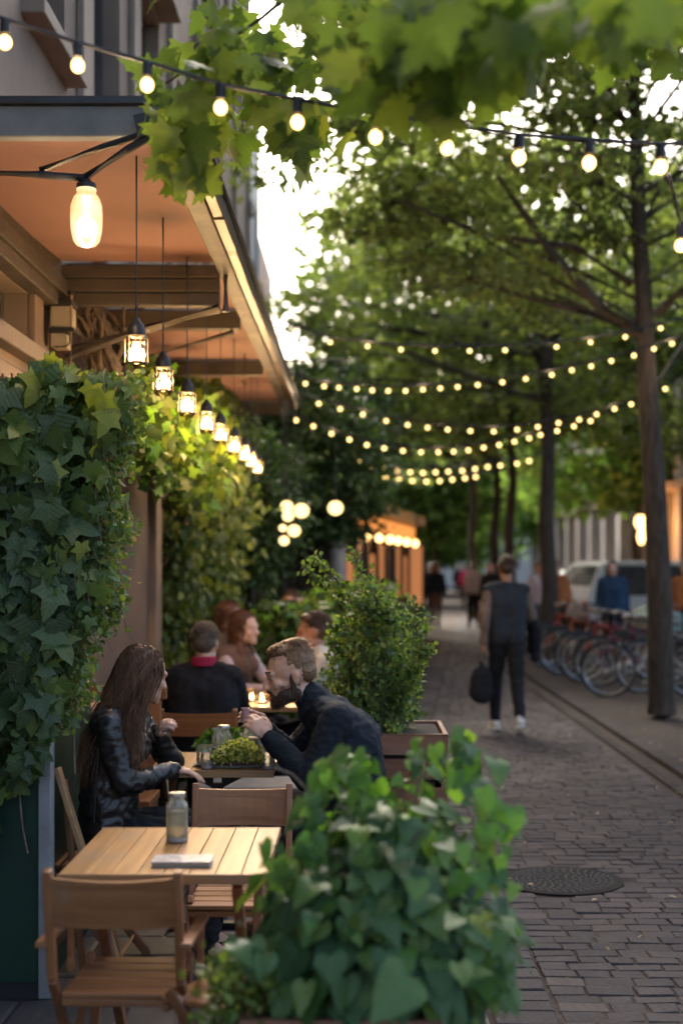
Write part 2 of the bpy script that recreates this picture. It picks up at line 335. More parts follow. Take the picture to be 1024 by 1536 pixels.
def hand(mb, wr, d, n, s=1., curl=.5, side=1, fist=False):
    """wrist, direction of the fingers, palm normal (palm faces n); side: which side the thumb is on"""
    d = d.normalized(); n = (n - d*n.dot(d)).normalized(); a = d.cross(n)*side
    m = Matrix((a, d, n)).transposed()
    mb.cap2(wr - d*.02*s, .025*s, wr + d*.03*s, .026*s); mb.ell(wr + d*.05*s, (.040*s, .046*s, .017*s), m)
    for i, (u, ln) in enumerate(((-.030, .062), (-.010, .074), (.011, .080), (.031, .073))):
        p = wr + d*(.078 - .006*abs(i-2))*s + a*u*s; ang = 0; q = p
        for k, fr in enumerate((.45, .32, .25)):
            ang += curl*(1.1 if fist else .55) + (.1 if k == 0 else 0)
            dd = d*math.cos(ang) + n*math.sin(ang); q2 = q + dd*ln*fr*s*1.08
            mb.cap2(q, (.0095 - k*.0009)*s, q2, (.0086 - k*.0009)*s, 8); q = q2
    t0 = wr + d*.028*s + a*.030*s; t1 = t0 + (a*.55 + d*.7 + n*.4).normalized()*.042*s; t2 = t1 + (d*.75 + n*.55*(curl+.3) + a*.05).normalized()*.034*s
    mb.cap2(t0, .015*s, t1, .0115*s, 8); mb.cap2(t1, .0112*s, t2, .0088*s, 8)

def head_parts(mb, H, X, Y, Z, s):
    """skull, face, nose, lips, ears. X right of the head, Y forward, Z up"""
    m = Matrix((X, Y, Z)).transposed()
    def q(x, y, z): return H + (X*x + Y*y + Z*z)*s
    mb.ell(q(0,-.014,.032), (.076*s,.098*s,.088*s), m); mb.ell(q(0,.02,-.03), (.060*s,.070*s,.080*s), m)
    mb.ell(q(0,.05,-.075), (.042*s,.040*s,.034*s), m); mb.ell(q(0,.072,-.098), (.023*s,.019*s,.017*s), m)
    for i in (-1, 1):
        mb.ell(q(.036*i,.052,-.026), (.027*s,.024*s,.026*s), m)                    # cheeks
        mb.ell(q(.050*i,.005,-.065), (.014*s,.045*s,.026*s), m)                       # jaw line
        mb.ell(q(.075*i,-.020,-.010), (.008*s,.014*s,.027*s), m); mb.ell(q(.081*i,-.027,.002), (.006*s,.012*s,.015*s), m)
        mb.cap2(q(.014*i,.085,.022), .011*s, q(.046*i,.072,.020), .010*s, 8)        # brow
        mb.ell(q(.012*i,.100,-.036), (.009*s,.011*s,.009*s), m)                      # nostril wing
        mb.ell(q(.031*i,.070,.002), (.016*s,.013*s,.009*s), m)                       # lid
    mb.cap2(q(0,.083,.012), .0085*s, q(0,.104,-.026), .0105*s, 8); mb.ell(q(0,.104,-.029), (.011*s,.0105*s,.0095*s), m)
    mb.cap2(q(-.019,.078,-.060), .0062*s, q(.019,.078,-.060), .0062*s, 8); mb.cap2(q(0,.088,-.0575), .0072*s, q(0,.088,-.0585), .007*s, 8)
    mb.cap2(q(-.015,.079,-.0715), .0072*s, q(.015,.079,-.0715), .0072*s, 8); mb.cap2(q(0,.087,-.0715), .0072*s, q(0,.087,-.072), .007*s, 8)
    return q

def strands(name, curves, r, mat, parent, off, n=3):
    """many thin locks of hair; curves: arrays of points"""
    vs = []; fs = []
    for pts in curves:
        b = len(vs); k = len(pts)
        for i, p in enumerate(pts):
            d = (pts[min(i+1,k-1)] - pts[max(i-1,0)]).normalized(); x, y, _ = basis(d); rr = r*(1 - .75*(i/(k-1))**2)
            for j in range(n): a = 2*PI*j/n; vs.append(tuple(p + (x*math.cos(a)+y*math.sin(a))*rr - off))
        fs += [(b+i*n+j, b+i*n+(j+1)%n, b+(i+1)*n+(j+1)%n, b+(i+1)*n+j) for i in range(k-1) for j in range(n)]
    me = bpy.data.meshes.new(name); me.from_pydata(vs, [], fs); me.materials.append(mat); me.polygons.foreach_set('use_smooth', [True]*len(fs))
    o = bpy.data.objects.new(name, me); COL.objects.link(o); o.parent = parent; return o
def bez(pts, k=9):
    out = []
    n = len(pts) - 1
    for i in range(k):
        t = i/(k-1); q = [p.copy() for p in pts]
        while len(q) > 1: q = [q[j].lerp(q[j+1], t) for j in range(len(q)-1)]
        out.append(q[0])
    return out

def skin(name, col): 
    m, nt, out = newmat(name); p = N(nt, 'ShaderNodeBsdfPrincipled'); v = coords(nt)
    c = ramp(nt, noise_t(nt, v, 28, 4), [(.3, tuple(x*.82 for x in col)), (.7, (col[0]*1.08, col[1], col[2]*.95))])
    L(nt, c, p.inputs['Base Color']); p.inputs['Roughness'].default_value = .5; p.inputs['Subsurface Weight'].default_value = .12; p.inputs['Subsurface Radius'].default_value = (.02,.008,.004); p.inputs['Subsurface Scale'].default_value = .5
    L(nt, bump(nt, noise_t(nt, v, 240, 3), .12, .002), p.inputs['Normal']); L(nt, p.outputs[0], out.inputs[0]); return m
def hairmat(name, a, b):
    m, nt, out = newmat(name); p = N(nt, 'ShaderNodeBsdfPrincipled'); g = N(nt, 'ShaderNodeNewGeometry'); v = coords(nt, (60,60,4))
    c = mixc(nt, .5, ramp(nt, g.outputs['Random Per Island'], [(0, a), (1, b)]), ramp(nt, noise_t(nt, v, 1, 4), [(.3, a), (.7, b)]))
    L(nt, c, p.inputs['Base Color']); p.inputs['Roughness'].default_value = .42; L(nt, bump(nt, noise_t(nt, v, 2, 4), .8, .01), p.inputs['Normal']); L(nt, p.outputs[0], out.inputs[0]); return m
def cloth(name, col, rough=.85, bs=.3, scale=140, var=.2):
    return plain(name, col, rough, scale=5, var=var, bs=bs, bscale=scale, spec=.25)

def joints(loc, th, sit=True, lean=0., over=None, h=1.):
    f = V((math.cos(th), math.sin(th), 0)); l = V((-math.sin(th), math.cos(th), 0)); u = V((0,0,1)); o = V(loc)
    def q(a, b, c): return o + (f*a + l*b + u*c)*h
    k = lean
    if sit:
        J = dict(pel=q(0,0,.56), che=q(.05+k*.6,0,.93), nec=q(.08+k,0,1.11-k*.15), hea=q(.12+k*1.25,0,1.25-k*.25))
        for s, n in ((1,'L'), (-1,'R')):
            J.update({'sh'+n: q(.05+k*.9,.185*s,1.045-k*.12), 'el'+n: q(.2+k,.24*s,.80), 'wr'+n: q(.42+k*.6,.13*s,.80), 'hi'+n: q(.02,.085*s,.54), 'kn'+n: q(.44,.10*s,.52), 'an'+n: q(.42,.11*s,.10), 'to'+n: q(.55,.13*s,.035)})
    else:
        J = dict(pel=q(0,0,.96), che=q(.0,0,1.30), nec=q(.0,0,1.47), hea=q(.02,0,1.625))
        for s, n in ((1,'L'), (-1,'R')):
            a = k*s
            J.update({'sh'+n: q(0,.175*s,1.415), 'el'+n: q(-a*.25-.03,.235*s,1.13), 'wr'+n: q(-a*.35+.03,.245*s,.89), 'hi'+n: q(0,.085*s,.93), 'kn'+n: q(a*.35+.03,.09*s,.52), 'an'+n: q(a*.62-.03 - max(0,-a)*.15,.09*s,.10 + max(0,-a)*.22), 'to'+n: q(a*.62+.12 - max(0,-a)*.1,.10*s,.035+max(0,-a)*.12)})
    J['f'] = f; J['l'] = l; J['hf'] = f.copy(); J['hu'] = u.copy()
    for n in 'LR': J['hd'+n] = (J['wr'+n]-J['el'+n]).normalized(); J['hn'+n] = V((0,0,-1)) if sit else -l*(1 if n == 'L' else -1)
    if over: J.update(over)
    return J

def person(label, cat, J, voxel=.012, hs=1., skinm=None, top=None, bottom=None, shoe=None, hair=None, hairstyle='short', sleeve=None, female=False, beard=None, group=None, curl=.5, fistL=False, fistR=False, collar=False, bulk=1., long_to=None, wrinkle=.006, vest=None, soles=None, armr=1.):
    b = MB(); l = J['l']; w = .88 if female else 1.
    nrmf = J['f']
    X = J['hf'].cross(J['hu']).normalized(); Y = J['hf'].normalized(); Z = X.cross(Y).normalized()
    q = head_parts(b, J['hea'], X, Y, Z, hs)
    b.cap2(J['nec'] - (J['nec']-J['che']).normalized()*.02, .058*w, q(0,-.02,-.05), .052*w)
    def torso(mb, e=0.):
        for s, n in ((1,'L'), (-1,'R')):
            mb.cap2(J['pel']+l*.065*s, (.105*bulk+e), J['che']+l*.075*s*w, .112*bulk*w+e)
            mb.cap2(J['che']+l*.07*s*w, .108*bulk*w+e, J['sh'+n]-l*.03*s, .062+e); mb.cap2(J['nec']-V((0,0,.01)), .052+e*.6, J['sh'+n], .055*w+e)
        mb.cap2(J['che'], .12*bulk+e, J['nec']-V((0,0,.03)), .07+e)
        if female: 
            for s in (-1, 1): mb.ell(J['che']+nrmf*.085+l*.07*s+V((0,0,.03)), (.06+e,.06+e,.06+e))
    def arms(mb, e=0., fr=1.):
        for n in 'LR':
            mb.cap2(J['sh'+n], .052*w*armr+e, J['el'+n], .042*w*armr+e); mb.cap2(J['el'+n], .041*w*armr+e, J['el'+n].lerp(J['wr'+n], fr), .030*w+e*(1. if fr < 1 else .7))
    def legs(mb, e=0., fr=1.):
        for n in 'LR':
            mb.cap2(J['hi'+n], .088+e, J['kn'+n], .058+e); mb.cap2(J['kn'+n], .056+e, J['kn'+n].lerp(J['an'+n], fr), .040+e)
        mb.cap2(J['hiL'], .09+e, J['hiR'], .09+e); mb.cap2((J['hiL']+J['hiR'])/2, .1+e, J['pel']+V((0,0,.04)), .105+e)
    torso(b); arms(b); legs(b)
    for n in 'LR':
        b.cap2(J['an'+n], .042, J['to'+n], .03)
        hand(b, J['wr'+n], J['hd'+n], J['hn'+n], .98*hs*w, curl, -1 if n == 'L' else 1, fistL if n == 'L' else fistR)
    me = fuse(b, voxel, 2)
    base = V((J['pel'].x, J['pel'].y, 0)); shift_mesh(me, -base)
    me.materials.append(skinm or M['skin']); body = bpy.data.objects.new('person', me); COL.objects.link(body); body.location = base
    tag(body, label, cat, group)
    def child(name, mb, mat, vx, sm=3, wr=0., par=body, wsc=9.): me = fuse(mb, vx, sm, wr, wsc); shift_mesh(me, -base); return addmesh(name, me, mat, par)
    vt = max(voxel*1.4, .009)
    t = MB(); torso(t, .016)
    if vest is not None:
        tt = MB(); arms(tt, .011, .97); child('shirt', tt, vest, vt, 3, wrinkle)
    else: arms(t, .013, .96)
    if collar:
        t.cap2(J['nec']-V((0,0,.0)), .075*w, J['nec'].lerp(q(0,-.03,-.06), .35), .071*w)
    tp = child('jacket' if 'jacket' in label else 'top', t, top or M['cl_black'], vt, 4, wrinkle)
    t = MB(); legs(t, .013, .97); child('trousers', t, bottom or M['cl_black'], vt, 3, wrinkle)
    for n in 'LR':
        t = MB(); d = (J['to'+n]-J['an'+n]); d = V((d.x, d.y, 0)).normalized(); a = J['an'+n]; tz = J['to'+n]
        t.cap2(a-V((0,0,.045))-d*.02, .044, tz-V((0,0,.0)), .038); t.cap2(a+V((0,0,.01)), .046, a-V((0,0,.04)), .045)
        sh = child('shoe', t, shoe or M['cl_black'], .009, 2)
        if soles:
            t = MB(); aa = V((a.x, a.y, tz.z-.022)) - d*.05; aa.z = a.z-.085; bb2 = tz + d*.035 - V((0,0,.03)); t.beam(aa, bb2, .092, .028); t.build('sole', soles, sh, bevel=.01)
    m = Matrix((X, Y, Z)).transposed(); hm = hair or M['hair_dark']; s = hs
    hb = MB(); E = lambda x, y, z, a, b_, c: hb.ell(q(x,y,z), (a*s,b_*s,c*s), m)
    if hairstyle == 'short':
        E(0,-.024,.050,.079,.094,.081); E(0,-.055,.02,.076,.068,.075); E(0,.03,.095,.058,.05,.032)
        child('hair', hb, hm, .008 if voxel < .01 else .012, 3, .003, wsc=60)
    elif hairstyle == 'long':
        E(0,-.024,.046,.084,.098,.086); E(0,-.065,-.03,.080,.060,.10); E(0,-.075,-.14,.078,.05,.11); E(0,-.075,-.26,.07,.042,.11)
        for i in (-1,1): E(.066*i,-.02,-.06,.022,.045,.10); E(.07*i,-.01,-.16,.024,.035,.10)
        child('hair', hb, hm, .012, 3, .006, wsc=30)
    elif hairstyle == 'bob':
        E(0,-.024,.046,.084,.098,.086); E(0,-.065,-.03,.080,.055,.09)
        for i in (-1,1): E(.066*i,-.02,-.05,.022,.045,.08)
        child('hair', hb, hm, .012, 3, .006, wsc=30)
    if hairstyle in ('short','long','bob') and voxel <= .013:
        hob = [o for o in body.children if o.name.startswith('hair')][0]; cur = []
        for i in range(900):
            az = random.uniform(0,2*PI); el = random.uniform(-.1,1.45); c = V((.080*math.cos(az)*math.cos(el), -.024+.096*math.sin(az)*math.cos(el), .048+.086*math.sin(el)))
            if c.y > .045 and c.z < .08: continue
            n_ = V((c.x, c.y+.02, c.z-.03)).normalized()
            if hairstyle == 'short':
                if c.y > -.01 and c.z < .02: continue
                cur.append([q(*c), q(*(c+n_*.012+V((0,-.008,0)))), q(*(c+n_*.010+V((0,-.024,-.012))))])
            else:
                ln = -.10 if hairstyle == 'bob' else -.30; p1 = V((c.x*1.15, c.y*1.0-.02, -.04)); p2 = V((c.x*1.2+random.gauss(0,.012), -.055+c.y*.35+random.gauss(0,.012), ln+random.uniform(-.04,.04))); cur.append(bez([q(*(c+n_*.006)), q(*(V((c.x*1.2,c.y*1.1,c.z*.6+.02)))), q(*p1), q(*p2)], 7))
        strands('locks', cur, .0022, hm, hob, base)
    return body, q, (X, Y, Z), child
def people_mats():
    M['skin'] = skin('skin', (.58,.34,.24)); M['skin2'] = skin('skin_tan', (.36,.18,.11)); M['skinp'] = skin('skin_pale', (.66,.40,.29))
    M['cl_black'] = cloth('black_cloth', (.012,.012,.014)); M['cl_navy'] = cloth('dark_navy_knit', (.010,.015,.022), .8, .4)
    M['cl_grey'] = cloth('grey_cloth', (.10,.10,.11)); M['cl_white'] = cloth('cream_shirt', (.55,.49,.40)); M['cl_brown'] = cloth('brown_cloth', (.15,.08,.05))
    M['cl_vest'] = cloth('slate_vest', (.024,.028,.034)); M['cl_tan'] = cloth('taupe_sleeves', (.16,.11,.08)); M['cl_blue'] = cloth('blue_cloth', (.02,.045,.085)); M['cl_orange'] = cloth('orange_cloth', (.42,.14,.045)); M['cl_pink'] = cloth('pale_pink_cloth', (.5,.36,.33)); M['cl_red'] = cloth('crimson_scarf', (.32,.02,.06))
    M['leather'] = plain('black_leather', (.014,.012,.012), .36, scale=8, var=.3, bs=.35, bscale=45, spec=.6)
    M['whitesole'] = plain('white_rubber', (.6,.58,.54), .6, scale=20, var=.1)
    M['hair_dark'] = hairmat('dark_brown_hair', (.022,.012,.008), (.10,.045,.02)); M['hair_long'] = hairmat('chestnut_hair', (.045,.019,.008), (.27,.115,.045)); M['hair_brown'] = hairmat('brown_hair', (.10,.055,.028), (.32,.18,.09)); M['hair_red'] = hairmat('auburn_hair', (.07,.025,.01), (.22,.085,.035)); M['hair_grey'] = hairmat('greying_hair', (.06,.045,.033), (.2,.155,.115)); M['beard'] = hairmat('dark_beard', (.03,.016,.009), (.085,.045,.025))

def build_main_people():
    # --- the bearded man, leaning on his forearms, facing the woman
    J = joints((0,5.95,0), PI, True, 0.)
    J.update(pel=V((.02,5.95,.565)), che=V((-.035,5.95,.895)), nec=V((-.17,5.95,1.055)), hea=V((-.292,5.95,1.175)),
        shR=V((-.095,6.13,1.0)), shL=V((-.085,5.765,1.0)), elL=V((-.195,5.70,.765)), wrL=V((-.372,5.80,.925)), elR=V((-.30,6.16,.80)), wrR=V((-.40,6.02,.93)),
        hiL=V((-.03,5.865,.54)), hiR=V((-.03,6.035,.54)), knL=V((-.40,5.83,.53)), knR=V((-.40,6.07,.53)), anL=V((-.30,5.83,.10)), anR=V((-.36,6.08,.10)), toL=V((-.42,5.82,.035)), toR=V((-.48,6.08,.035)))
    J['l'] = V((0,-1,0)); J['f'] = V((-1,0,0)); J['hf'] = V((-.975,-.10,-.15)).normalized(); J['hu'] = V((-.2,0,1)).normalized()
    J['hdL'] = V((-.62,.12,.62)).normalized(); J['hnL'] = V((-.45,.75,-.25)).normalized(); J['hdR'] = V((-.6,-.1,.6)).normalized(); J['hnR'] = V((-.4,-.8,-.2)).normalized()
    b, q, (X,Y,Z), child = person('bearded man in a dark navy jumper leaning over the flower table with a cup', 'person', J, .0055, 1.09, M['skinp'], M['cl_navy'], M['cl_black'], M['cl_brown'], None, None, collar=True, curl=.75, wrinkle=.006, bulk=1.1, armr=1.22)
    base = V((J['pel'].x, J['pel'].y, 0)); m = Matrix((X,Y,Z)).transposed(); s = 1.09
    h = MB()
    for c, r in (((0,-.030,.050),(.0768,.0835,.075)), ((0,-.060,.014),(.0715,.052,.056)), ((0,.008,.104),(.062,.074,.031)), ((0,.042,.104),(.054,.036,.024))): h.ell(q(*c), tuple(x*s for x in r), m)
    hair = child('hair', h, M['hair_brown'], .006, 3, .003, wsc=70)
    cur = []
    for i in range(1500):                              # short combed hair
        t = random.uniform(-1, 1); u = random.random(); az = random.uniform(0, 2*PI); el = random.uniform(-.15, 1.5)
        c = V((.077*math.cos(az)*math.cos(el), -.022+.094*math.sin(az)*math.cos(el), .045+.088*math.sin(el)))
        if c.y > .055 and c.z < .09: continue
        if c.y > -.02 and c.z < .03: continue
        if c.y > .02 and c.z < .07: continue
        top = max(0, (c.z-.07)/.06); n_ = V((c.x, c.y+.02, c.z-.03)).normalized(); ln = .003 + .022*min(1,top)
        tang = V((c.x*.3, -1.0, -.4)) if c.z < .1 else V((.3*random.uniform(-1,1), -.9, .25))
        p0 = c*1.0; p1 = c + n_*ln*.5; p2 = c + n_*ln*.35 + tang.normalized()*ln
        cur.append([q(*p0), q(*p1), q(*p2)])
    for i in range(260):                               # the front quiff, swept up
        x = random.uniform(-.048,.048); c = V((x, .046+random.uniform(-.02,.012), .098+random.uniform(-.01,.014)))
        cur.append([q(*c), q(*(c+V((x*.2,.006,.014)))), q(*(c+V((x*.3+.01,-.022+random.uniform(-.008,.006),.026))))])
    strands('strands', cur, .0013, M['hair_brown'], hair, base)
    bd = MB()
    for c, r in (((0,.050,-.086),(.046,.041,.030)), ((0,.070,-.101),(.029,.024,.019))): bd.ell(q(*c), tuple(x*s for x in r), m)
    for i in (-1,1):
        bd.ell(q(.052*i,.010,-.070), (.0175*s,.048*s,.029*s), m); bd.ell(q(.0665*i,-.006,-.022), (.0065*s,.013*s,.050*s), m); bd.ell(q(.046*i,.030,-.072), (.019*s,.034*s,.024*s), m); bd.cap2(q(.001*i,.0975,-.0480), .0058*s, q(.022*i,.084,-.058), .0068*s, 8); bd.cap2(q(.022*i,.084,-.058), .0068*s, q(.032*i,.070,-.076), .008*s, 8)
    beard = child('beard', bd, M['beard'], .005, 2, .002, wsc=90)
    cur = []
    for i in range(1300):
        t = random.random(); i_ = random.choice((-1,1))
        if t < .5: c = V((i_*random.uniform(.0,.045), 0, 0)); c.y = .075 - abs(c.x)*.7 + random.uniform(-.01,.022); c.z = -.085 + random.uniform(-.035,.018)
        else: c = V((i_*random.uniform(.052,.069), random.uniform(-.03,.05), -.07+random.uniform(-.03,.045)))
        n_ = V((c.x, c.y, c.z+.03)).normalized(); cur.append([q(*c), q(*(c+n_*.004)), q(*(c+n_*.005+V((0,-.002,-.007))))])
    strands('whiskers', cur, .0010, M['beard'], beard, base)
    for i in (-1,1):
        e = MB(); e.cap2(q(.016*i,.0915,.027), .0046*s, q(.048*i,.0765,.028), .0034*s, 6); e.build('eyebrow', M['beard'], b, True)
        e = MB(); e.cap2(q(.020*i,.0835,.001), .0030*s, q(.043*i,.0755,-.002), .0024*s, 6); e.build('eyelash', M['hair_dark'], b, True)
    # --- the woman with long hair, back three-quarter to us
    J = joints((0,5.7,0), 0, True, 0.)
    J.update(pel=V((-1.03,5.66,.57)), che=V((-1.015,5.66,.885)), nec=V((-.965,5.68,1.065)), hea=V((-.885,5.70,1.195)),
        shR=V((-1.0,5.50,1.005)), shL=V((-.955,5.83,1.005)), elR=V((-.925,5.47,.775)), wrR=V((-.755,5.66,.805)), elL=V((-.80,5.93,.80)), wrL=V((-.845,5.80,.945)),
        hiR=V((-1.0,5.575,.54)), hiL=V((-1.0,5.745,.54)), knR=V((-.60,5.60,.55)), knL=V((-.60,5.78,.55)), anR=V((-.62,5.58,.10)), anL=V((-.66,5.80,.10)), toR=V((-.50,5.57,.035)), toL=V((-.54,5.82,.035)))
    J['l'] = V((-.1,1,0)).normalized(); J['f'] = V((1,.1,0)).normalized(); J['hf'] = V((.72,.62,-.16)).normalized(); J['hu'] = V((.1,0,1)).normalized()
    J['hdR'] = V((.97,.12,-.1)).normalized(); J['hnR'] = V((0,0,-1)); J['hdL'] = V((.3,-.5,.5)).normalized(); J['hnL'] = V((.8,.1,-.4)).normalized()
    b, q, (X,Y,Z), child = person('woman with very long brown hair and black leather jacket seated at the flower table', 'person', J, .006, 1.0, M['skin'], M['leather'], M['cl_black'], M['cl_black'], None, None, female=True, curl=.5, fistL=True, wrinkle=.009, collar=True)
    base = V((J['pel'].x, J['pel'].y, 0)); m = Matrix((X,Y,Z)).transposed()
    h = MB()
    for c, r in (((0,-.026,.046),(.083,.096,.084)), ((0,-.075,-.02),(.080,.056,.09)), ((-.045,-.05,-.06),(.044,.055,.10)), ((.045,-.05,-.06),(.044,.055,.10))): h.ell(q(*c), r, m)
    top = q(0,-.075,-.06); h.cap2(top, .072, V((-1.01,5.60,1.03)), .070); h.cap2(V((-1.01,5.60,1.03)), .070, V((-1.045,5.57,.88)), .045)
    h.cap2(q(-.06,-.02,-.05), .035, V((-.925,5.53,1.0)), .042); h.cap2(V((-.925,5.53,1.0)), .042, V((-.90,5.50,.87)), .026)
    hair = child('hair', h, M['hair_long'], .009, 4, .007, wsc=26)
    cur = []
    for i in range(1900):
        az = random.uniform(0, 2*PI); el = random.uniform(.0, 1.45); c = V((.086*math.cos(az)*math.cos(el), -.026+.099*math.sin(az)*math.cos(el), .046+.087*math.sin(el)))
        if c.y > .05 and c.z < .07: continue
        p0 = q(*c); k = random.random(); near = c.x > -.01   # X of the head points towards the camera side
        o = V((random.gauss(0,.03), random.gauss(0,.02), random.gauss(0,.015)))
        if (p0.y < 5.70 and k < .42):
            out = q(c.x*1.1, c.y*.9, -.06); end = V((-.905,5.475,.93)) + o*1.3 + V((0,0,random.uniform(-.13,.08))); mid = V((-.925,5.50,1.04)) + o
        else:
            out = q(c.x*1.1, -.12, -.06); end = V((-1.055,5.53,.88)) + o*1.5 + V((0,0,random.uniform(-.14,.1))); mid = V((-1.02,5.54,1.03)) + o
        cur.append(bez([p0, p0.lerp(out,.55)+ (p0-q(0,-.02,.03))*.25, out, mid, end], 12))
    strands('locks', cur, .0018, M['hair_long'], hair, base)
    jk = MB(); jk.beam((-1.055,5.485,.62), (-1.03,5.475,.98), .006, .01); jk.build('jacket_seam', M['black'], b)
# ------------------------------------------------------------------ ground
def path_left(y):  return .50 if y < 14 else .50 + (y-14)*.085
def kerb_x(y):     return 2.55 if y < 22 else 2.55 + (y-22)*.09
def build_ground():
    m, nt, out = newmat('ground_earth'); p = N(nt, 'ShaderNodeBsdfPrincipled'); v = coords(nt)
    br = N(nt, 'ShaderNodeTexBrick'); br.inputs['Scale'].default_value = 4.2; br.inputs['Mortar Size'].default_value = .02; br.inputs['Color1'].default_value = (.045,.036,.031,1); br.inputs['Color2'].default_value = (.062,.05,.042,1); br.inputs['Mortar'].default_value = (.03,.027,.02,1)
    L(nt, v, br.inputs['Vector'])
    c = mixc(nt, .6, br.outputs['Color'], ramp(nt, noise_t(nt, v, .9, 6), [(.3, (.55,.5,.46)), (.7, (1.35,1.25,1.15))]), 'MULTIPLY')
    L(nt, c, p.inputs['Base Color']); p.inputs['Roughness'].default_value = .95; p.inputs['Specular IOR Level'].default_value = .2
    L(nt, bump(nt, noise_t(nt, v, 18, 6), .5, .01), p.inputs['Normal']); L(nt, p.outputs[0], out.inputs[0])
    mb = MB(); mb.add([(-60,-12,-.0065),(60,-12,-.0065),(60,220,-.0065),(-60,220,-.0065)], [(0,1,2,3)]); tag(mb.build('ground', m), kind='structure')
    # setts: every stone its own bevelled, slightly tilted block, all one sheet
    m, nt, out = newmat('setts'); p = N(nt, 'ShaderNodeBsdfPrincipled'); g = N(nt, 'ShaderNodeNewGeometry'); v = coords(nt)
    c = ramp(nt, g.outputs['Random Per Island'], [(0, (.046,.042,.044)), (.5, (.057,.052,.053)), (.85, (.067,.060,.060)), (1, (.082,.073,.069))])
    c = mixc(nt, .7, c, ramp(nt, noise_t(nt, v, .8, 5), [(.3, (.6,.56,.55)), (.7, (1.25,1.15,1.08))]), 'MULTIPLY')
    c = mixc(nt, .5, c, ramp(nt, noise_t(nt, v, 45, 4), [(.3, (.6,.6,.6)), (.7, (1.3,1.3,1.3))]), 'MULTIPLY')
    L(nt, c, p.inputs['Base Color']); rr = N(nt, 'ShaderNodeMapRange'); L(nt, noise_t(nt, v, 5, 4), rr.inputs[0]); rr.inputs['To Min'].default_value = .6; rr.inputs['To Max'].default_value = .88; p.inputs['Specular IOR Level'].default_value = .12
    L(nt, rr.outputs[0], p.inputs['Roughness']); L(nt, bump(nt, noise_t(nt, v, 60, 6), .5, .006), p.inputs['Normal']); L(nt, p.outputs[0], out.inputs[0])
    vs = []; fs = []
    def stone(x0, x1, y0, y1, sk=0., h=0., wob=.006):
        b = len(vs); g_ = .0034; j = lambda: random.uniform(-wob, wob); tz = h + random.uniform(-.003,.002); ta, tb = random.uniform(-.0022,.0022), random.uniform(-.002,.002)
        cs = [(x0+g_+j(), y0+g_+j()), (x1-g_+j(), y0+g_+j()), (x1-g_+j(), y1-g_+j()), (x0+g_+j(), y1-g_+j())]
        cx = sum(c[0] for c in cs)/4; cy = sum(c[1] for c in cs)/4
        for lvl, (sc, z) in enumerate(((1., -.03), (1., -.005), (.93, .0))):
            for i, (x, y) in enumerate(cs):
                X_ = cx+(x-cx)*sc; Y_ = cy+(y-cy)*sc; und = .006*noise.noise(V((X_*1.3, Y_*1.3, 0)))
                vs.append((X_, Y_ + sk*(X_), z + tz + und + (ta*(1 if i in (1,2) else -1) + tb*(1 if i > 1 else -1) if lvl else 0)))
        fs.append((b+8,b+9,b+10,b+11))
        for l_ in (0, 4): fs.extend([(b+l_+i, b+l_+(i+1)%4, b+l_+4+(i+1)%4, b+l_+4+i) for i in range(4)])
    y = 3.6; row = 0
    while y < 46:
        d = .105 * random.uniform(.85, 1.12) * (1 if y < 20 else 1.5)
        wv = lambda x: .035*noise.noise(V((x*.9, y*.35, 3.)))
        x = path_left(y) + .247; end = kerb_x(y) - .26
        while x < end - .05:
            w = random.uniform(.11, .20); w = min(w, end-x) if end-x-w > .06 else end-x
            dx = math.hypot(x+w/2-1.07, y+d/2-7.17)
            if dx > .33: o = wv(x+w/2); stone(x, x+w, y+o, y+d+o)
            x += w
        y += d; row += 1
    y = 3.6
    while y < 30:                                     # soldier course beside the planters
        d = .13*random.uniform(.9,1.15); xl = path_left(y); stone(xl, xl+.24, y, y+d, 0, .002, .004); y += d
    me = bpy.data.meshes.new('path'); me.from_pydata(vs, [], fs); me.materials.append(m); me.update(); o = bpy.data.objects.new('path', me); COL.objects.link(o); tag(o, kind='structure')
    # terrace slabs under the tables
    vs = []; fs = []; y = 2.2
    while y < 14:
        d = .30; x = -1.7 + (.15 if int(y/.3) % 2 else 0)
        while x < .47: w = min(.42, .485-x); stone(x, x+w, y, y+d, 0, 0, .002); x += w
        y += d
    m2 = plain('terrace_slab', (.085,.076,.07), .6, scale=4, var=.25, bs=.4, island=.35)
    me = bpy.data.meshes.new('terrace_paving'); me.from_pydata(vs, [], fs); me.materials.append(m2); me.update(); o = bpy.data.objects.new('terrace_pavement', me); COL.objects.link(o); tag(o, kind='structure')
    # kerb: two low stone strips with a gutter groove between
    ks = plain('kerb_stone', (.055,.048,.044), .9, spec=.1, scale=3, var=.2, bs=.4, island=.3); mb = MB(); y = 3.
    while y < 60:
        l = .9; x = kerb_x(y); x2 = kerb_x(y+l)
        for o_, w, z in ((-.22,.09,.012), (-.02,.16,.035)):
            mb.add([(x+o_,y+.006,-.03),(x+o_+w,y+.006,-.03),(x2+o_+w,y+l-.006,-.03),(x2+o_,y+l-.006,-.03),(x+o_+.006,y+.01,z),(x+o_+w-.006,y+.01,z),(x2+o_+w-.006,y+l-.01,z),(x2+o_+.006,y+l-.01,z)], [(3,2,1,0),(4,5,6,7),(0,1,5,4),(1,2,6,5),(2,3,7,6),(3,0,4,7)])
        y += l
    tag(mb.build('kerb', ks, bevel=.004), kind='structure')
    m3 = plain('road_asphalt', (.055,.055,.057), .7, scale=3, var=.2, bs=.4, bscale=80); mb = MB(); mb.add([(6.0,-10,-.004),(12,-10,-.004),(20,200,-.004),(9.6,200,-.004)], [(0,1,2,3)]); tag(mb.build('road', m3), kind='structure')
    # manhole cover
    r = root('manhole_cover', (1.07,7.17,0), 'round cast iron manhole cover with a swirling ripple pattern set in the cobbled path', 'manhole cover')
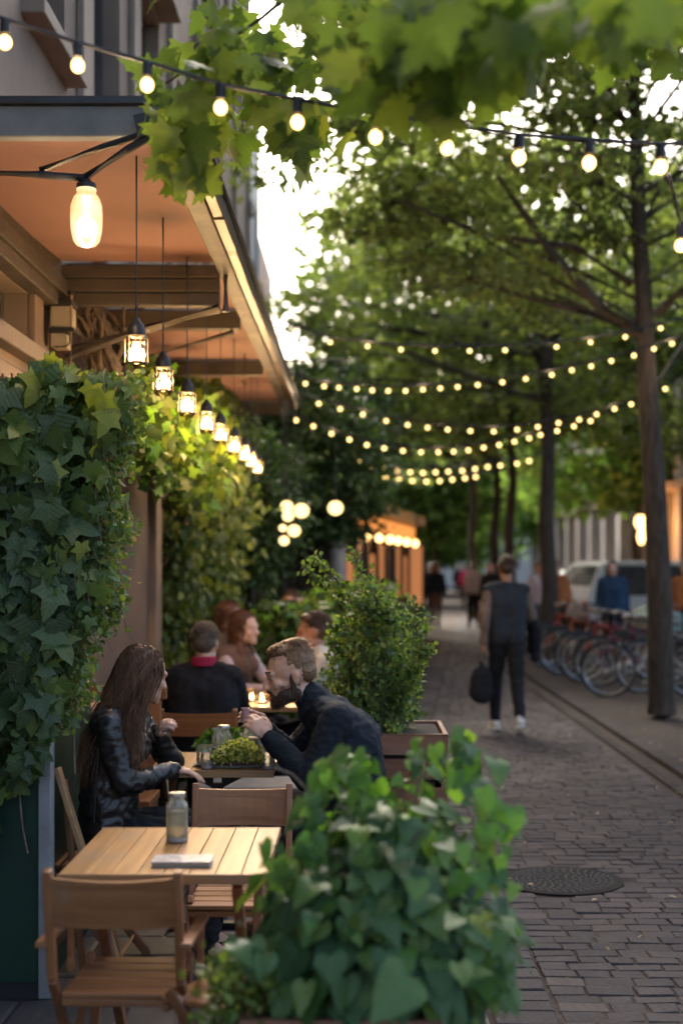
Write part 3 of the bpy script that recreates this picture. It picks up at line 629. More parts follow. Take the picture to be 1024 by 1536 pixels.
    iron = plain('cast_iron', (.016,.015,.015), .8, 0., spec=.1, scale=25, var=.4, bs=.3)
    f = MB(); f.lathe([(.30,-.02),(.325,-.02),(.325,.006),(.30,.006)], (1.07,7.17,0), 48); f.build('rim', iron, r, True)
    c = MB(); c.lathe([(.0001,-.02),(.296,-.02),(.296,.002),(.0001,.002)], (1.07,7.17,0), 48)
    rd = MB()
    for ring in range(1, 9):
        for k in range(int(5*ring)):
            a = 2*PI*k/(5*ring) + ring*.5; rr = ring*.032; a2 = a + .75/(ring*.9+.5)*.6; rr2 = rr + .018
            if rr2 > .285: continue
            rd.beam((1.07+rr*math.cos(a), 7.17+rr*math.sin(a), .004), (1.07+rr2*math.cos(a2), 7.17+rr2*math.sin(a2), .004), .010, .010)
    rd.build('ridges', plain('worn_iron', (.085,.083,.08), .7, 0., spec=.15, scale=30, var=.3), c.build('lid', iron, r))
    l = MB(); pos = []
    n = 480; px_ = RNG.uniform(-1.3, 6, n); py_ = RNG.uniform(4.6, 24, n); pos = np.stack([px_, py_, np.full(n, .012)], 1)
    t = RNG.normal(size=(n,3)); t[:,2] *= .1; nn = np.zeros((n,3)); nn[:,2] = 1; nn += RNG.normal(size=(n,3))*.2
    tag(scatter('fallen_leaves', OVAL, pos, t, nn, RNG.uniform(.015,.04,n), M['dry'], None), 'small dry leaves scattered over the paving', 'fallen leaves', kind='stuff')

# ------------------------------------------------------------------ trees
def leaf_clumps(centers, per, rad, size, flat=.35, T=KITE, droop=.35):
    """leaves grouped in flattened sprays round each centre"""
    n = len(centers)*per; c = np.repeat(np.array(centers), per, 0); r = RNG.normal(size=(n,3))*np.repeat(rad, per)[:,None]*.52; r[:,2] *= flat
    pos = c + r; tip = RNG.normal(size=(n,3)); tip[:,2] = tip[:,2]*.35 - droop; nr = RNG.normal(size=(n,3))*.45; nr[:,2] += 1
    return pos, tip, nr, RNG.uniform(.7, 1.3, n)*size
def make_tree(name, label, loc, trunk, limbs, crown_c, crown_r, nclump, per, leaf, mat, group=None, cat='tree', T=KITE, keep=None, flat=.3, clump=.55, r0=.16, bias=.0, seed=1, twigs=40):
    rnd = random.Random(seed)
    r = root(name, loc, label, cat, group); t = MB(); k = len(trunk); tk = [V(p) for p in trunk]; tk = [tk[0], tk[0].lerp(tk[1], .05), tk[0].lerp(tk[1], .16), tk[0].lerp(tk[1], .5)] + tk[1:]; H_ = tk[-1].z
    tk = [p + V((rnd.uniform(-.02,.02), 0, 0))*(1 if 3 < i < len(tk)-1 else 0) for i, p in enumerate(tk)]
    t.tube(tk, [r0*(1.3 if i == 0 else 1.08 if i == 1 else 1 - .6*max(0,p.z)/H_) for i, p in enumerate(tk)], 16); t.build('trunk', M['bark'], r, True)
    b = MB()
    for pts, ra in limbs: b.tube(pts, [ra*(1-.75*i/(len(pts)-1)) for i in range(len(pts))], 8)
    cs = []
    cc = V(crown_c)
    while len(cs) < nclump:
        d = V((rnd.gauss(0,1), rnd.gauss(0,1), rnd.gauss(0,1))).normalized() * (rnd.random()**.38); p = V((cc.x+d.x*crown_r[0], cc.y+d.y*crown_r[1], cc.z+d.z*crown_r[2]))
        p.z += .25*math.sin(p.x*2.1+seed)*math.cos(p.y*1.7)
        if noise.noise(V((p.x*.55+seed*3, p.y*.55, p.z*.9))) < -.22: continue
        if keep and not keep(p):
            if not (keep(p+V((1.1,0,0))) and p.z > 4.4 and rnd.random() < .22): continue
        cs.append(p)
    tp = [V(p) for p in trunk]
    for i in range(twigs):
        e = cs[rnd.randrange(len(cs))]; z = min(max(e.z - rnd.uniform(.4,1.6), tp[1].z), tp[-1].z)
        s = tp[-1]
        for a, c in zip(tp, tp[1:]):
            if a.z <= z <= c.z: s = a.lerp(c, (z-a.z)/max(c.z-a.z,1e-6))
        mid = s.lerp(e, .5) + V((rnd.uniform(-.2,.2), rnd.uniform(-.2,.2), rnd.uniform(-.1,.35))); ln = (e-s).length
        b.tube(bez([s, mid, e], 5), [.012*ln*.9+.008, .009*ln+.006, .007*ln+.005, .005*ln+.004, .004], 5)
    b.build('branches', M['bark'], r, True)
    pos, tip, nr, sz = leaf_clumps(cs, per, np.array([rnd.uniform(.6,1.3)*clump for _ in cs]), leaf, flat)
    scatter('crown', T, pos, tip, nr, sz, mat, r); return r
def build_trees():
    g = 'street trees in a row beside the path'
    tr = [P(992,1078,14.9)*1, P(988,900,14.9), P(984,740,14.9), P(972,560,14.9), P(961,420,14.9), P(957,300,14.9), P(955,180,14.9), P(938,90,14.9)]; tr[0].z = -.02
    limbs = [([P(968,510,14.9), P(900,462,14.7), P(820,370,14.3), P(745,262,13.9)], .085), ([P(945,425,14.9), P(860,370,14.6), P(720,352,14.2), P(600,300,13.9)], .05),
        ([P(985,470,14.9), P(1018,438,14.6), P(1075,400,14.4)], .06), ([P(955,110,14.9), P(990,70,14.8), P(1030,20,14.6)], .06), ([P(950,200,14.9), P(905,150,14.6), P(830,90,14.2)], .05),
        ([P(957,260,14.9), P(890,235,14.3), P(790,215,13.8), P(640,170,13.4)], .045), ([P(960,330,14.9), P(1040,280,15.4), P(1120,200,16)], .05)]
    base = V((tr[0].x, 14.9, 0))
    def keep(p):   # the lower trunk and its fork stay clear of leaves on the street side
        if p.z < 4.55: return False
        if p.y < 14.9 and abs(p.x-3.1) < .55 and 4.3 < p.z < 6.4: return False
        return p.x > (-.1 if p.z > 6.4 else -.6) + (.5 if p.z < 5.0 else 0) + .35*noise.noise(V((p.z*2, p.y, 7)))
    make_tree('street_tree', 'nearest street tree, dark trunk at the kerb with a long limb over the path', base, tr, limbs, (2.5,15.4,6.8), (4.3,3.4,2.6), 450, 62, .118, M['tree'], g, keep=keep, seed=3, clump=.50, twigs=46, flat=.22, r0=.155)
    kp = lambda p: p.z > 4.25 and p.x > (-.75 if p.z < 8 else .15+(p.z-8)*.25) + .4*noise.noise(V((p.z*1.5, p.y, 3)))
    def lin(x, y, lean=0., h=7.5): return [V((x,y,-.02)), V((x+lean*.1+.05,y,1.2)), V((x+lean*.3-.04,y,2.4)), V((x+lean*.4+.03,y,3.6)), V((x+lean*.6-.05,y,5)), V((x+lean,y,h))]
    x, y = 3.40, 24.5
    lim2 = None
    limbs = [([V((x,y,4.5)), V((x-.2,y,5.6)), V((x-.9,y-.2,7))], .12), ([V((x,y,4.8)), V((x+.2,y,6)), V((x+1.2,y,7.5))], .10)]
    make_tree('street_tree', 'second street tree, its straight trunk rising right beside the walking man', (x,y,0), lin(x,y,.05), limbs, (2.4,25,7.2), (4.6,3.2,3.2), 200, 55, .16, M['tree'], g, keep=kp, seed=5, clump=.7, flat=.3, r0=.17)
    for i, (x, y, lb, mt) in enumerate(((3.46,31.0,'third street tree, slim dark trunk just left of the tall trunk beside the walker','tree2'), (3.50,34.8,'fourth street tree, slim trunk standing between two other slim trunks','tree'), (3.56,42.5,'fifth street tree, the farthest and leftmost thin trunk of the row','tree2'))):
        make_tree('street_tree', lb, (x,y,0), lin(x,y,.1,9), [], (x-1.0,y+.4,8.2), (5.2,3.2,4.0), 150, 50, .25, M[mt], g, keep=lambda p: p.z > 4.4 and p.x > (-.9 if p.z < 9.5 else .2), seed=8+i, clump=.95, flat=.35, r0=.13)
    # right-hand trees across the road and the end of the street
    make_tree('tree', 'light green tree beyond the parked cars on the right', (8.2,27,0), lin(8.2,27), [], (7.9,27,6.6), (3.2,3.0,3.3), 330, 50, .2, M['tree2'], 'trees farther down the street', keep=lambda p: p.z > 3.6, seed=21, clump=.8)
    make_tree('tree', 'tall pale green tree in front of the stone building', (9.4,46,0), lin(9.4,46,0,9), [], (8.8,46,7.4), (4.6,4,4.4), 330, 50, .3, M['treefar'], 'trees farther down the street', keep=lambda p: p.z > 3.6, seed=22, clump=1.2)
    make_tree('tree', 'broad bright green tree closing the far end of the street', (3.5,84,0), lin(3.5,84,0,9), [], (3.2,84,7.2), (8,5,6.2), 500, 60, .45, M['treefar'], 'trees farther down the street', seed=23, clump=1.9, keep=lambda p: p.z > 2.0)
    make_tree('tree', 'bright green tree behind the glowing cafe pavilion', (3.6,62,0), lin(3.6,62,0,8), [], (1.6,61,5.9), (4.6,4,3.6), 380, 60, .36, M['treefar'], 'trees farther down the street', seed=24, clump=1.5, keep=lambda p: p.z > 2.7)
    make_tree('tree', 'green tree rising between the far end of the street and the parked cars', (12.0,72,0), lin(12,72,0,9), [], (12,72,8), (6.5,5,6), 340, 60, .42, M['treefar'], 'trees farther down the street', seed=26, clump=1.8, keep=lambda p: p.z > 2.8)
    make_tree('small_tree', 'bushy dark green tree against the ivy wall just past the awning', (-1.05,19.0,0), lin(-1.05,19,0,3.5), [], (-.75,18.6,3.1), (1.2,2.2,1.15), 240, 60, .11, M['shrub'], None, keep=lambda p: p.x > -1.55, seed=31, clump=.34, r0=.08)
    make_tree('small_tree', 'dark leafy tree overhanging the terrace behind the pendant lanterns', (-1.2,15.0,0), lin(-1.2,15,0,2.8), [], (-1.2,15.0,2.45), (.45,1.5,.9), 200, 60, .09, M['shrub'], None, keep=lambda p: p.x > -1.6, seed=32, clump=.28, r0=.06)
    make_tree('small_tree', 'dark bushy tree beside the left end of the cafe pavilion', (-.95,23.3,0), lin(-.95,23.3,0,3.2), [], (-.75,23.0,3.6), (1.4,1.2,1.5), 240, 60, .13, M['shrub'], None, keep=lambda p: p.x > -1.5, seed=33, clump=.4, r0=.08)
    # the branch overhead: a big leaved tree whose trunk stands to the right of the camera
    bx, by = 2.5, 3.1
    r = root('maple_tree', (bx,by,0), 'big leaved maple with branches hanging across the top of the view', 'tree')
    t = MB(); t.tube([(bx,by,-.02),(bx-.03,by,1.5),(bx-.05,by,3.0),(bx-.2,by,4.3),(bx-.5,by+.1,5.4)], [.19,.15,.14,.12,.08], 16); t.build('trunk', M['bark'], r, True)
    b = MB(); b.tube([(bx-.1,by,3.6),(1.7,3.2,4.0),(.9,3.3,3.75),(.2,3.9,3.62),(-.30,4.35,3.40),(-.66,4.5,3.22)], [.07,.05,.03,.014,.006,.003], 8)
    b.tube([(1.7,3.2,4.0),(.9,2.8,3.45),(.35,2.6,3.1),(-.1,2.6,2.95)], [.035,.022,.013,.006], 8); b.tube([(.9,3.3,3.75),(.1,4.2,3.9),(-.5,5.2,4.1)], [.03,.018,.008], 8); b.tube([(1.7,3.2,4.0),(1.3,2.6,3.3),(1.0,2.4,3.0),(.75,2.4,2.78)], [.03,.018,.01,.005], 8)
    b.build('branches', M['bark'], r, True)
    spots = []
    def spray(px, py, D, n, sx, sy, sd, sz): 
        for _ in range(n): q = P(px+RNG.normal()*sx, py+RNG.normal()*sy, D+RNG.normal()*sd); spots.append((q, sz*RNG.uniform(.7,1.25)))
    spray(262,190,4.35,20,22,36,.12,.145); spray(255,250,4.3,7,18,14,.1,.135); spray(355,115,4.35,32,50,36,.15,.15); spray(415,190,4.4,20,52,24,.12,.15); spray(450,85,4.3,27,66,55,.2,.15); spray(510,150,4.2,14,45,42,.2,.14)
    spray(600,50,3.6,44,66,46,.3,.14); spray(700,20,3.3,46,80,32,.3,.14); spray(620,110,3.4,20,42,34,.2,.14); spray(660,85,3.2,12,50,34,.2,.14); spray(830,8,3.1,42,80,24,.3,.14); spray(980,6,3.1,36,60,24,.3,.14); spray(760,68,3.1,8,30,24,.1,.13); spray(930,52,3.1,12,35,22,.15,.13); spray(345,60,4.4,30,30,35,.3,.12)
    spray(540,20,4.0,26,80,30,.25,.15)
    n = len(spots); pos = np.array([tuple(s[0]) for s in spots]); sz = np.array([s[1] for s in spots])
    tip = RNG.normal(size=(n,3))*.55; tip[:,2] -= .75; nr = RNG.normal(size=(n,3))*.5; nr[:,1] -= .7; nr[:,2] += .35
    scatter('crown', MAPLE, pos, tip, nr, sz*.68, [M['top'], M['ivyyellow']], r, (RNG.random(n) < .025).astype(int))

# ------------------------------------------------------------------ buildings
def windowed(name, label, x, y0, y1, depth, h, wins, wm, tm, group=None, face=1, glassm=None, extra=None):
    """a house whose street front is the plane X = x; face = +1 looks to +X. wins: (y0, y1, z0, z1)"""
    r = root(name, (x, (y0+y1)/2, 0), label, 'building', group); w = MB(); d = -face*depth
    ys = sorted(set([y0, y1] + [a for q in wins for a in q[:2]])); zs = sorted(set([0, h] + [a for q in wins for a in q[2:]]))
    for a, b in zip(ys, ys[1:]):
        for c, e in zip(zs, zs[1:]):
            my, mz = (a+b)/2, (c+e)/2
            if not any(q[0] < my < q[1] and q[2] < mz < q[3] for q in wins): w.add([(x,a,c),(x,b,c),(x,b,e),(x,a,e)], [(0,1,2,3)] if face > 0 else [(3,2,1,0)])
    for q in wins:
        k = -face*.16
        w.add([(x,q[0],q[2]),(x+k,q[0],q[2]),(x+k,q[0],q[3]),(x,q[0],q[3])], [(0,1,2,3)]); w.add([(x,q[1],q[2]),(x+k,q[1],q[2]),(x+k,q[1],q[3]),(x,q[1],q[3])], [(0,1,2,3)])
        w.add([(x,q[0],q[2]),(x,q[1],q[2]),(x+k,q[1],q[2]),(x+k,q[0],q[2])], [(0,1,2,3)]); w.add([(x,q[0],q[3]),(x,q[1],q[3]),(x+k,q[1],q[3]),(x+k,q[0],q[3])], [(0,1,2,3)])
    x2 = x+d
    w.add([(x,y0,0),(x2,y0,0),(x2,y0,h),(x,y0,h)], [(0,1,2,3)]); w.add([(x,y1,0),(x2,y1,0),(x2,y1,h),(x,y1,h)], [(0,1,2,3)]); w.add([(x2,y0,0),(x2,y1,0),(x2,y1,h),(x2,y0,h)], [(0,1,2,3)])
    w.add([(x,y0,h),(x,y1,h),(x2,y1,h),(x2,y0,h)], [(0,1,2,3)])
    w.build('wall', wm, r)
    for i, q in enumerate(wins):
        f = MB(); a, b, c, e = q; k = x-face*.12; t = .06
        f.bb(min(k,k-face*.05),max(k,k-face*.05),a+.002,a+t,c+.002,e-.002); f.bb(min(k,k-face*.05),max(k,k-face*.05),b-t,b-.002,c+.002,e-.002)
        f.bb(min(k,k-face*.05),max(k,k-face*.05),a+t,b-t,c+.002,c+t); f.bb(min(k,k-face*.05),max(k,k-face*.05),a+t,b-t,e-t,e-.002); f.bb(min(k,k-face*.045),max(k,k-face*.045),(a+b)/2-.025,(a+b)/2+.025,c+t,e-t)
        if e-c > 1.2: z = c+(e-c)*.68; f.bb(min(k,k-face*.04),max(k,k-face*.04),a+t,b-t,z-.02,z+.02)
        wf = f.build('window', tm, r)
        g = MB(); g.add([(k-face*.03,a+.01,c+.01),(k-face*.03,b-.01,c+.01),(k-face*.03,b-.01,e-.01),(k-face*.03,a+.01,e-.01)], [(0,1,2,3)]); g.build('pane', glassm or M['glassdark'], wf)
        s = MB(); u, v_ = sorted((x+face*.12, x-face*.02)); s.bb(u, v_, a-.08, b+.08, c-.09, c-.003); s.build('sill', M['plaster2'], wf, bevel=.008)
    if extra: extra(r)
    return r
def build_buildings():
    wins = [(5.3,7.05,2.76,3.06)]
    wins += [(a, a+.95, 4.55, 6.3) for a in (3.2, 5.2, 7.0, 8.85, 10.8, 12.8, 14.9, 17.2, 19.4)] + [(a, a+.95, 8.0, 9.8) for a in (3.2,5.2,7.0,8.85,10.8,12.8,14.9,17.2,19.4)] + [(a, a+.95, 11.3, 12.9) for a in (7.0,10.8,14.9,19.4)]
    wframe = plain('dark_window_frame', (.07,.06,.05), .5)
    def extra(r):
        t = MB()
        for y in (8.4, 10.3, 12.4, 14.4, 16.7, 18.9, 21.2): t = MB(); t.bb(-1.698, -1.65, y-.13, y+.13, 3.75, 13.2); t.bb(-1.698, -1.61, y-.17, y+.17, 7.1, 7.3); t.build('pilaster', M['plaster2'], r, bevel=.01)
        t = MB(); t.bb(-1.699,-1.50,1.0,21.6,13.2,13.6); t.build('cornice', M['plaster2'], r, bevel=.02); t = MB(); t.bb(-1.699,-1.62,1.0,21.6,3.62,3.74); t.build('cornice', M['plaster2'], r, bevel=.02)
        t = MB()
        for a in (5.2,7.0,8.85,10.8): t = MB(); t.bb(-1.70+.002,-1.52,a-.1,a+1.05,6.36,6.46); t.build('window_hood', M['plaster2'], r, bevel=.01)
    windowed('townhouse', 'weathered beige stucco townhouse with pilasters above the cafe awning', -1.70, 1.0, 21.8, 7, 14.2, wins, M['plaster'], wframe, extra=extra)
    gw = plain('pale_render', (.42,.43,.45), .8, scale=.8, var=.15); bw = plain('old_brick_render', (.42,.27,.22), .85, scale=.9, var=.25)
    windowed('townhouse', 'pale grey narrow house just beyond the beige townhouse', -2.2, 24.2, 31, 7, 11.6, [(a, a+1.1, z, z+1.7) for a in (25.2,27.4,29.4) for z in (4.6,7.8)], gw, wframe)
    windowed('townhouse', 'pinkish brick house seen through the gap behind the pale grey house', -2.6, 32, 42, 7, 10.5, [(a, a+1.1, z, z+1.7) for a in (33,35.5,38) for z in (4.4,7.4)], bw, wframe)
    st = plain('warm_stone', (.36,.31,.27), .8, scale=.5, var=.2)
    def ex2(r):
        t = MB()
        sp = plain('stone_pilaster', (.42,.37,.33), .8, scale=.7, var=.2)
        for y in np.arange(28.6, 76, 3.1): t = MB(); t.bb(9.6, 9.999, y-.35, y+.35, 0, 12.4); t.build('pilaster', sp, r)
        t = MB(); t.bb(9.4,9.999,26,76,12.4,12.9); t.build('cornice', M['plaster2'], r); t = MB(); t.bb(9.5,9.999,26,76,4.0,4.25); t.build('cornice', M['plaster2'], r)
    windowed('stone_building', 'long warm grey stone building with tall pilasters behind the parked cars', 10.0, 26, 76, 8, 14, [(y+.9, y+2.2, z, z+2.2) for y in np.arange(28.6, 72, 3.1) for z in (.9, 5.0, 8.8)], st, wframe, face=-1, extra=ex2)
    eb = plain('far_render', (.38,.34,.30), .85, scale=.3, var=.2)
    r = root('far_building', (2,112,0), 'faint pale building closing the far end of the street', 'building'); w = MB(); w.bb(-14,30,112,122,0,17); w.build('wall', eb, r); w = MB()
    for xx in range(-12, 28, 3):
        for z in (1.5,5,8.5,12): w = MB(); w.bb(xx,xx+1.3,111.9,111.997,z,z+2); w.build('window', M['glassdark'], r)
    # dark green plinth post that carries the ivy
    r = root('kiosk_corner', (-1.5,5.6,0), 'dark green painted panel corner with a zinc edge, ivy hanging over its top', 'wall')
    w = MB(); w.bb(-2.1,-1.215,5.22,6.25,0,2.30); w.build('panel', M['green'], r, bevel=.005)
    w = MB(); w.bb(-1.214,-1.165,5.205,5.27,0,2.34); w.build('edge_trim', M['greytrim'], r, bevel=.004)
    w = MB(); w.bb(-2.1,-1.214,5.20,5.219,0,.06); w.build('skirting', M['black'], r)
    # brown rendered wall pier with tan posts under the awning
    r = root('wall_pier', (-1.6,9.3,0), 'plain brown rendered wall under the awning ending in pale tan posts', 'wall')
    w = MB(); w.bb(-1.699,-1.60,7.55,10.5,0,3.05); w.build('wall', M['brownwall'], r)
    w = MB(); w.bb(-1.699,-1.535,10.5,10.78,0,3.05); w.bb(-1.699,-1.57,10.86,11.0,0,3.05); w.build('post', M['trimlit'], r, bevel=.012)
    w = MB(); w.bb(-1.599,-1.585,7.55,10.499,.82,.86); w.build('dado_rail', M['chair'], r)
    # window surround under awning
    r = root('window_surround', (-1.6,6.2,2.4), 'tan timber surround framing the small dark window under the awning', 'window frame')
    w = MB(); w.bb(-1.699,-1.66,4.9,7.25,2.62,2.75); w.bb(-1.699,-1.66,4.9,7.25,3.07,3.13); w.bb(-1.699,-1.66,7.06,7.25,2.751,3.069); w.bb(-1.699,-1.62,4.9,7.5,2.52,2.60); w.build('frame', M['trimlit'], r, bevel=.008)

# ------------------------------------------------------------------ awning
def build_awning():
    r = root('awning', (-1.2,9.4,3.2), 'long timber framed terrace awning with salmon canvas underside', 'awning')
    zc = 3.30; y0, y1 = 5.04, 13.9
    c = MB()
    for a, b in ((5.09,7.5),(7.6,8.85),(8.95,11.0),(11.1,13.85)):
        n = 10
        for i in range(n):
            ya, yb = a+(b-a)*i/n, a+(b-a)*(i+1)/n; s = lambda y: zc+.03 - .035*math.sin(PI*(y-a)/(b-a))
            c.add([(-1.62,ya,s(ya)),(-.74,ya,s(ya)-.01),(-.74,yb,s(yb)-.01),(-1.62,yb,s(yb)),(-1.62,ya,s(ya)+.01),(-.74,ya,s(ya)+.0),(-.74,yb,s(yb)+.0),(-1.62,yb,s(yb)+.01)], [(0,1,2,3),(7,6,5,4)])
    c.build('canvas', M['canvas'], r, True)

    w = MB(); w.bb(-2.2,-.60,y0-.04,y0+.02,zc-.075,zc+.04); w.build('front_fascia', M['fascia'], r, bevel=.006)
    w = MB(); w.bb(-2.2,-.56,y0-.06,y0+.06,zc+.042,zc+.068); w.build('fascia_cap', M['black'], r)
    w = MB()
    for i, y in enumerate((7.5, 8.85, 11.0, 13.85)): 
        h = .22 if i == 0 else .12
        for k in range(3 if i == 0 else 1): hh = h/(3 if i == 0 else 1); w = MB(); w.bb(-1.62,-.76,y+k*.018,y+.10+k*.006,zc+.01-(k+1)*hh+.004,zc+.01-k*hh); w.build('cross_beam', M['beam'], r, bevel=.004)
    w = MB(); w.bb(-.755,-.665,y0+.03,y1,zc-.05,zc+.05); w.build('inner_rafter', M['beam_dark'], r, bevel=.006)
    w = MB(); 
    seg = 14
    for i in range(seg): a = y0-.02+(y1+.1-y0)*i/seg; b = y0-.02+(y1+.1-y0)*(i+1)/seg; w.bb(-.662,-.612+random.uniform(-.003,.003),a,b,zc-.045+random.uniform(-.006,.006),zc+.045)
    w.build('eave_board', M['beam_y'], r, bevel=.004)
    w = MB(); w.bb(-.672,-.59,y0-.04,y1+.1,zc+.048,zc+.064); w.build('drip_edge', M['black'], r)
    w = MB(); w.bb(-1.699,-1.62,5.1,y1,zc-.07,zc+.06); w.bb(-1.699,-1.59,5.1,10.4,zc-.16,zc-.075); w.bb(-1.699,-1.605,5.1,7.5,zc-.24,zc-.165); w.build('wall_plate', M['beam'], r, bevel=.006)
    w = MB()
    for y in (7.53, 7.6): w = MB(); w.tube([(-.76,y,zc-.22),(-1.15,y,zc-.33),(-1.6,y,zc-.50 if y < 7.6 else zc-.44)], .02, 6); w.build('strut', M['beam_dark'], r, True)
    w = MB(); w.tube([(-.8,8.9,zc-.12),(-1.6,8.9,zc-.35)], .018, 6); w.build('strut', M['beam_dark'], r, True); w = MB(); w.tube([(-.72,7.5,zc),(-.72,7.5,zc-.25)], .022, 6); w.build('strut', M['beam_dark'], r, True)
    w = MB(); w.tube([P(-40,258,4.95), P(60,262,4.95), P(128,267,4.95)], .014, 8); w.tube([P(128,266,4.95), P(190,225,4.96), P(272,178,4.98)], .015, 8); w.tube([P(60,256,4.96), P(150,222,4.97), P(262,186,4.98)], .013, 8); w.beam(P(205,192,4.97), P(272,176,4.97), .05, .08)
    w.build('lamp_bracket', M['metal'], r, True)
    # wall box
    r = root('wall_box', P(92,500,7.35), 'cream and black electrical box fixed to the wall above the ivy', 'electrical box')
    a = P(75,455,7.35); b = P(112,520,7.35)
    w = MB(); w.bb(a.x,b.x-.02,7.35,7.5,a.z-.13,a.z-.01); w.bb(a.x,b.x-.045,7.36,7.5,b.z,a.z-.155); w.build('housing', M['cream'], r, bevel=.01)
    w = MB(); w.bb(a.x-.008,b.x,7.33,7.5,a.z-.154,a.z-.131); w.build('band', M['black'], r, bevel=.004); w = MB(); w.bb(a.x+.0,b.x-.012,7.34,7.5,a.z-.009,a.z+.022); w.build('cover', M['black'], r, bevel=.004)
    w = MB(); cx, cz = b.x-.045, (b.z+a.z-.155)/2; w.tube([(a.x+.03,7.345,b.z-.002),(cx,7.345,b.z+.0),(cx+.022,7.345,b.z+.02),(cx+.022,7.345,cz+.02),(cx+.0,7.345,a.z-.16)], .005, 6); w.build('cable', M['black'], r, True)
    r = root('conduit', (-1.52,7.4,2.6), 'thin tan pipe running down the wall beside the electrical box', 'pipe'); p = P(107,440,7.36); q = P(107,600,7.36)
    w = MB(); w.tube([p, q], .011, 8); w.build('pipe', M['trimlit'], r, True); w = MB(); w.lathe([(.0,-.01),(.02,-.01),(.02,.012),(.0,.012)], p, 10); w.build('bracket', M['metal'], r, True)
    r = root('dead_vine', (-1.55,8.0,2.2), 'bare gnarled vine stems climbing the brown wall under the awning', 'vine'); w = MB()
    for k in range(16):
        x = 150+random.uniform(-30,40); pts = []
        for i in range(6): pts.append(P(x+random.uniform(-22,22)+i*random.uniform(-12,9), 600-i*28+random.uniform(-8,8), 7.9+random.uniform(-.15,.1)))
        w.tube(bez(pts, 10), [.022*random.uniform(.5,1.3)*(1-.07*i) for i in range(10)], 7)
    w.build('stems', M['bark2'], r, True)
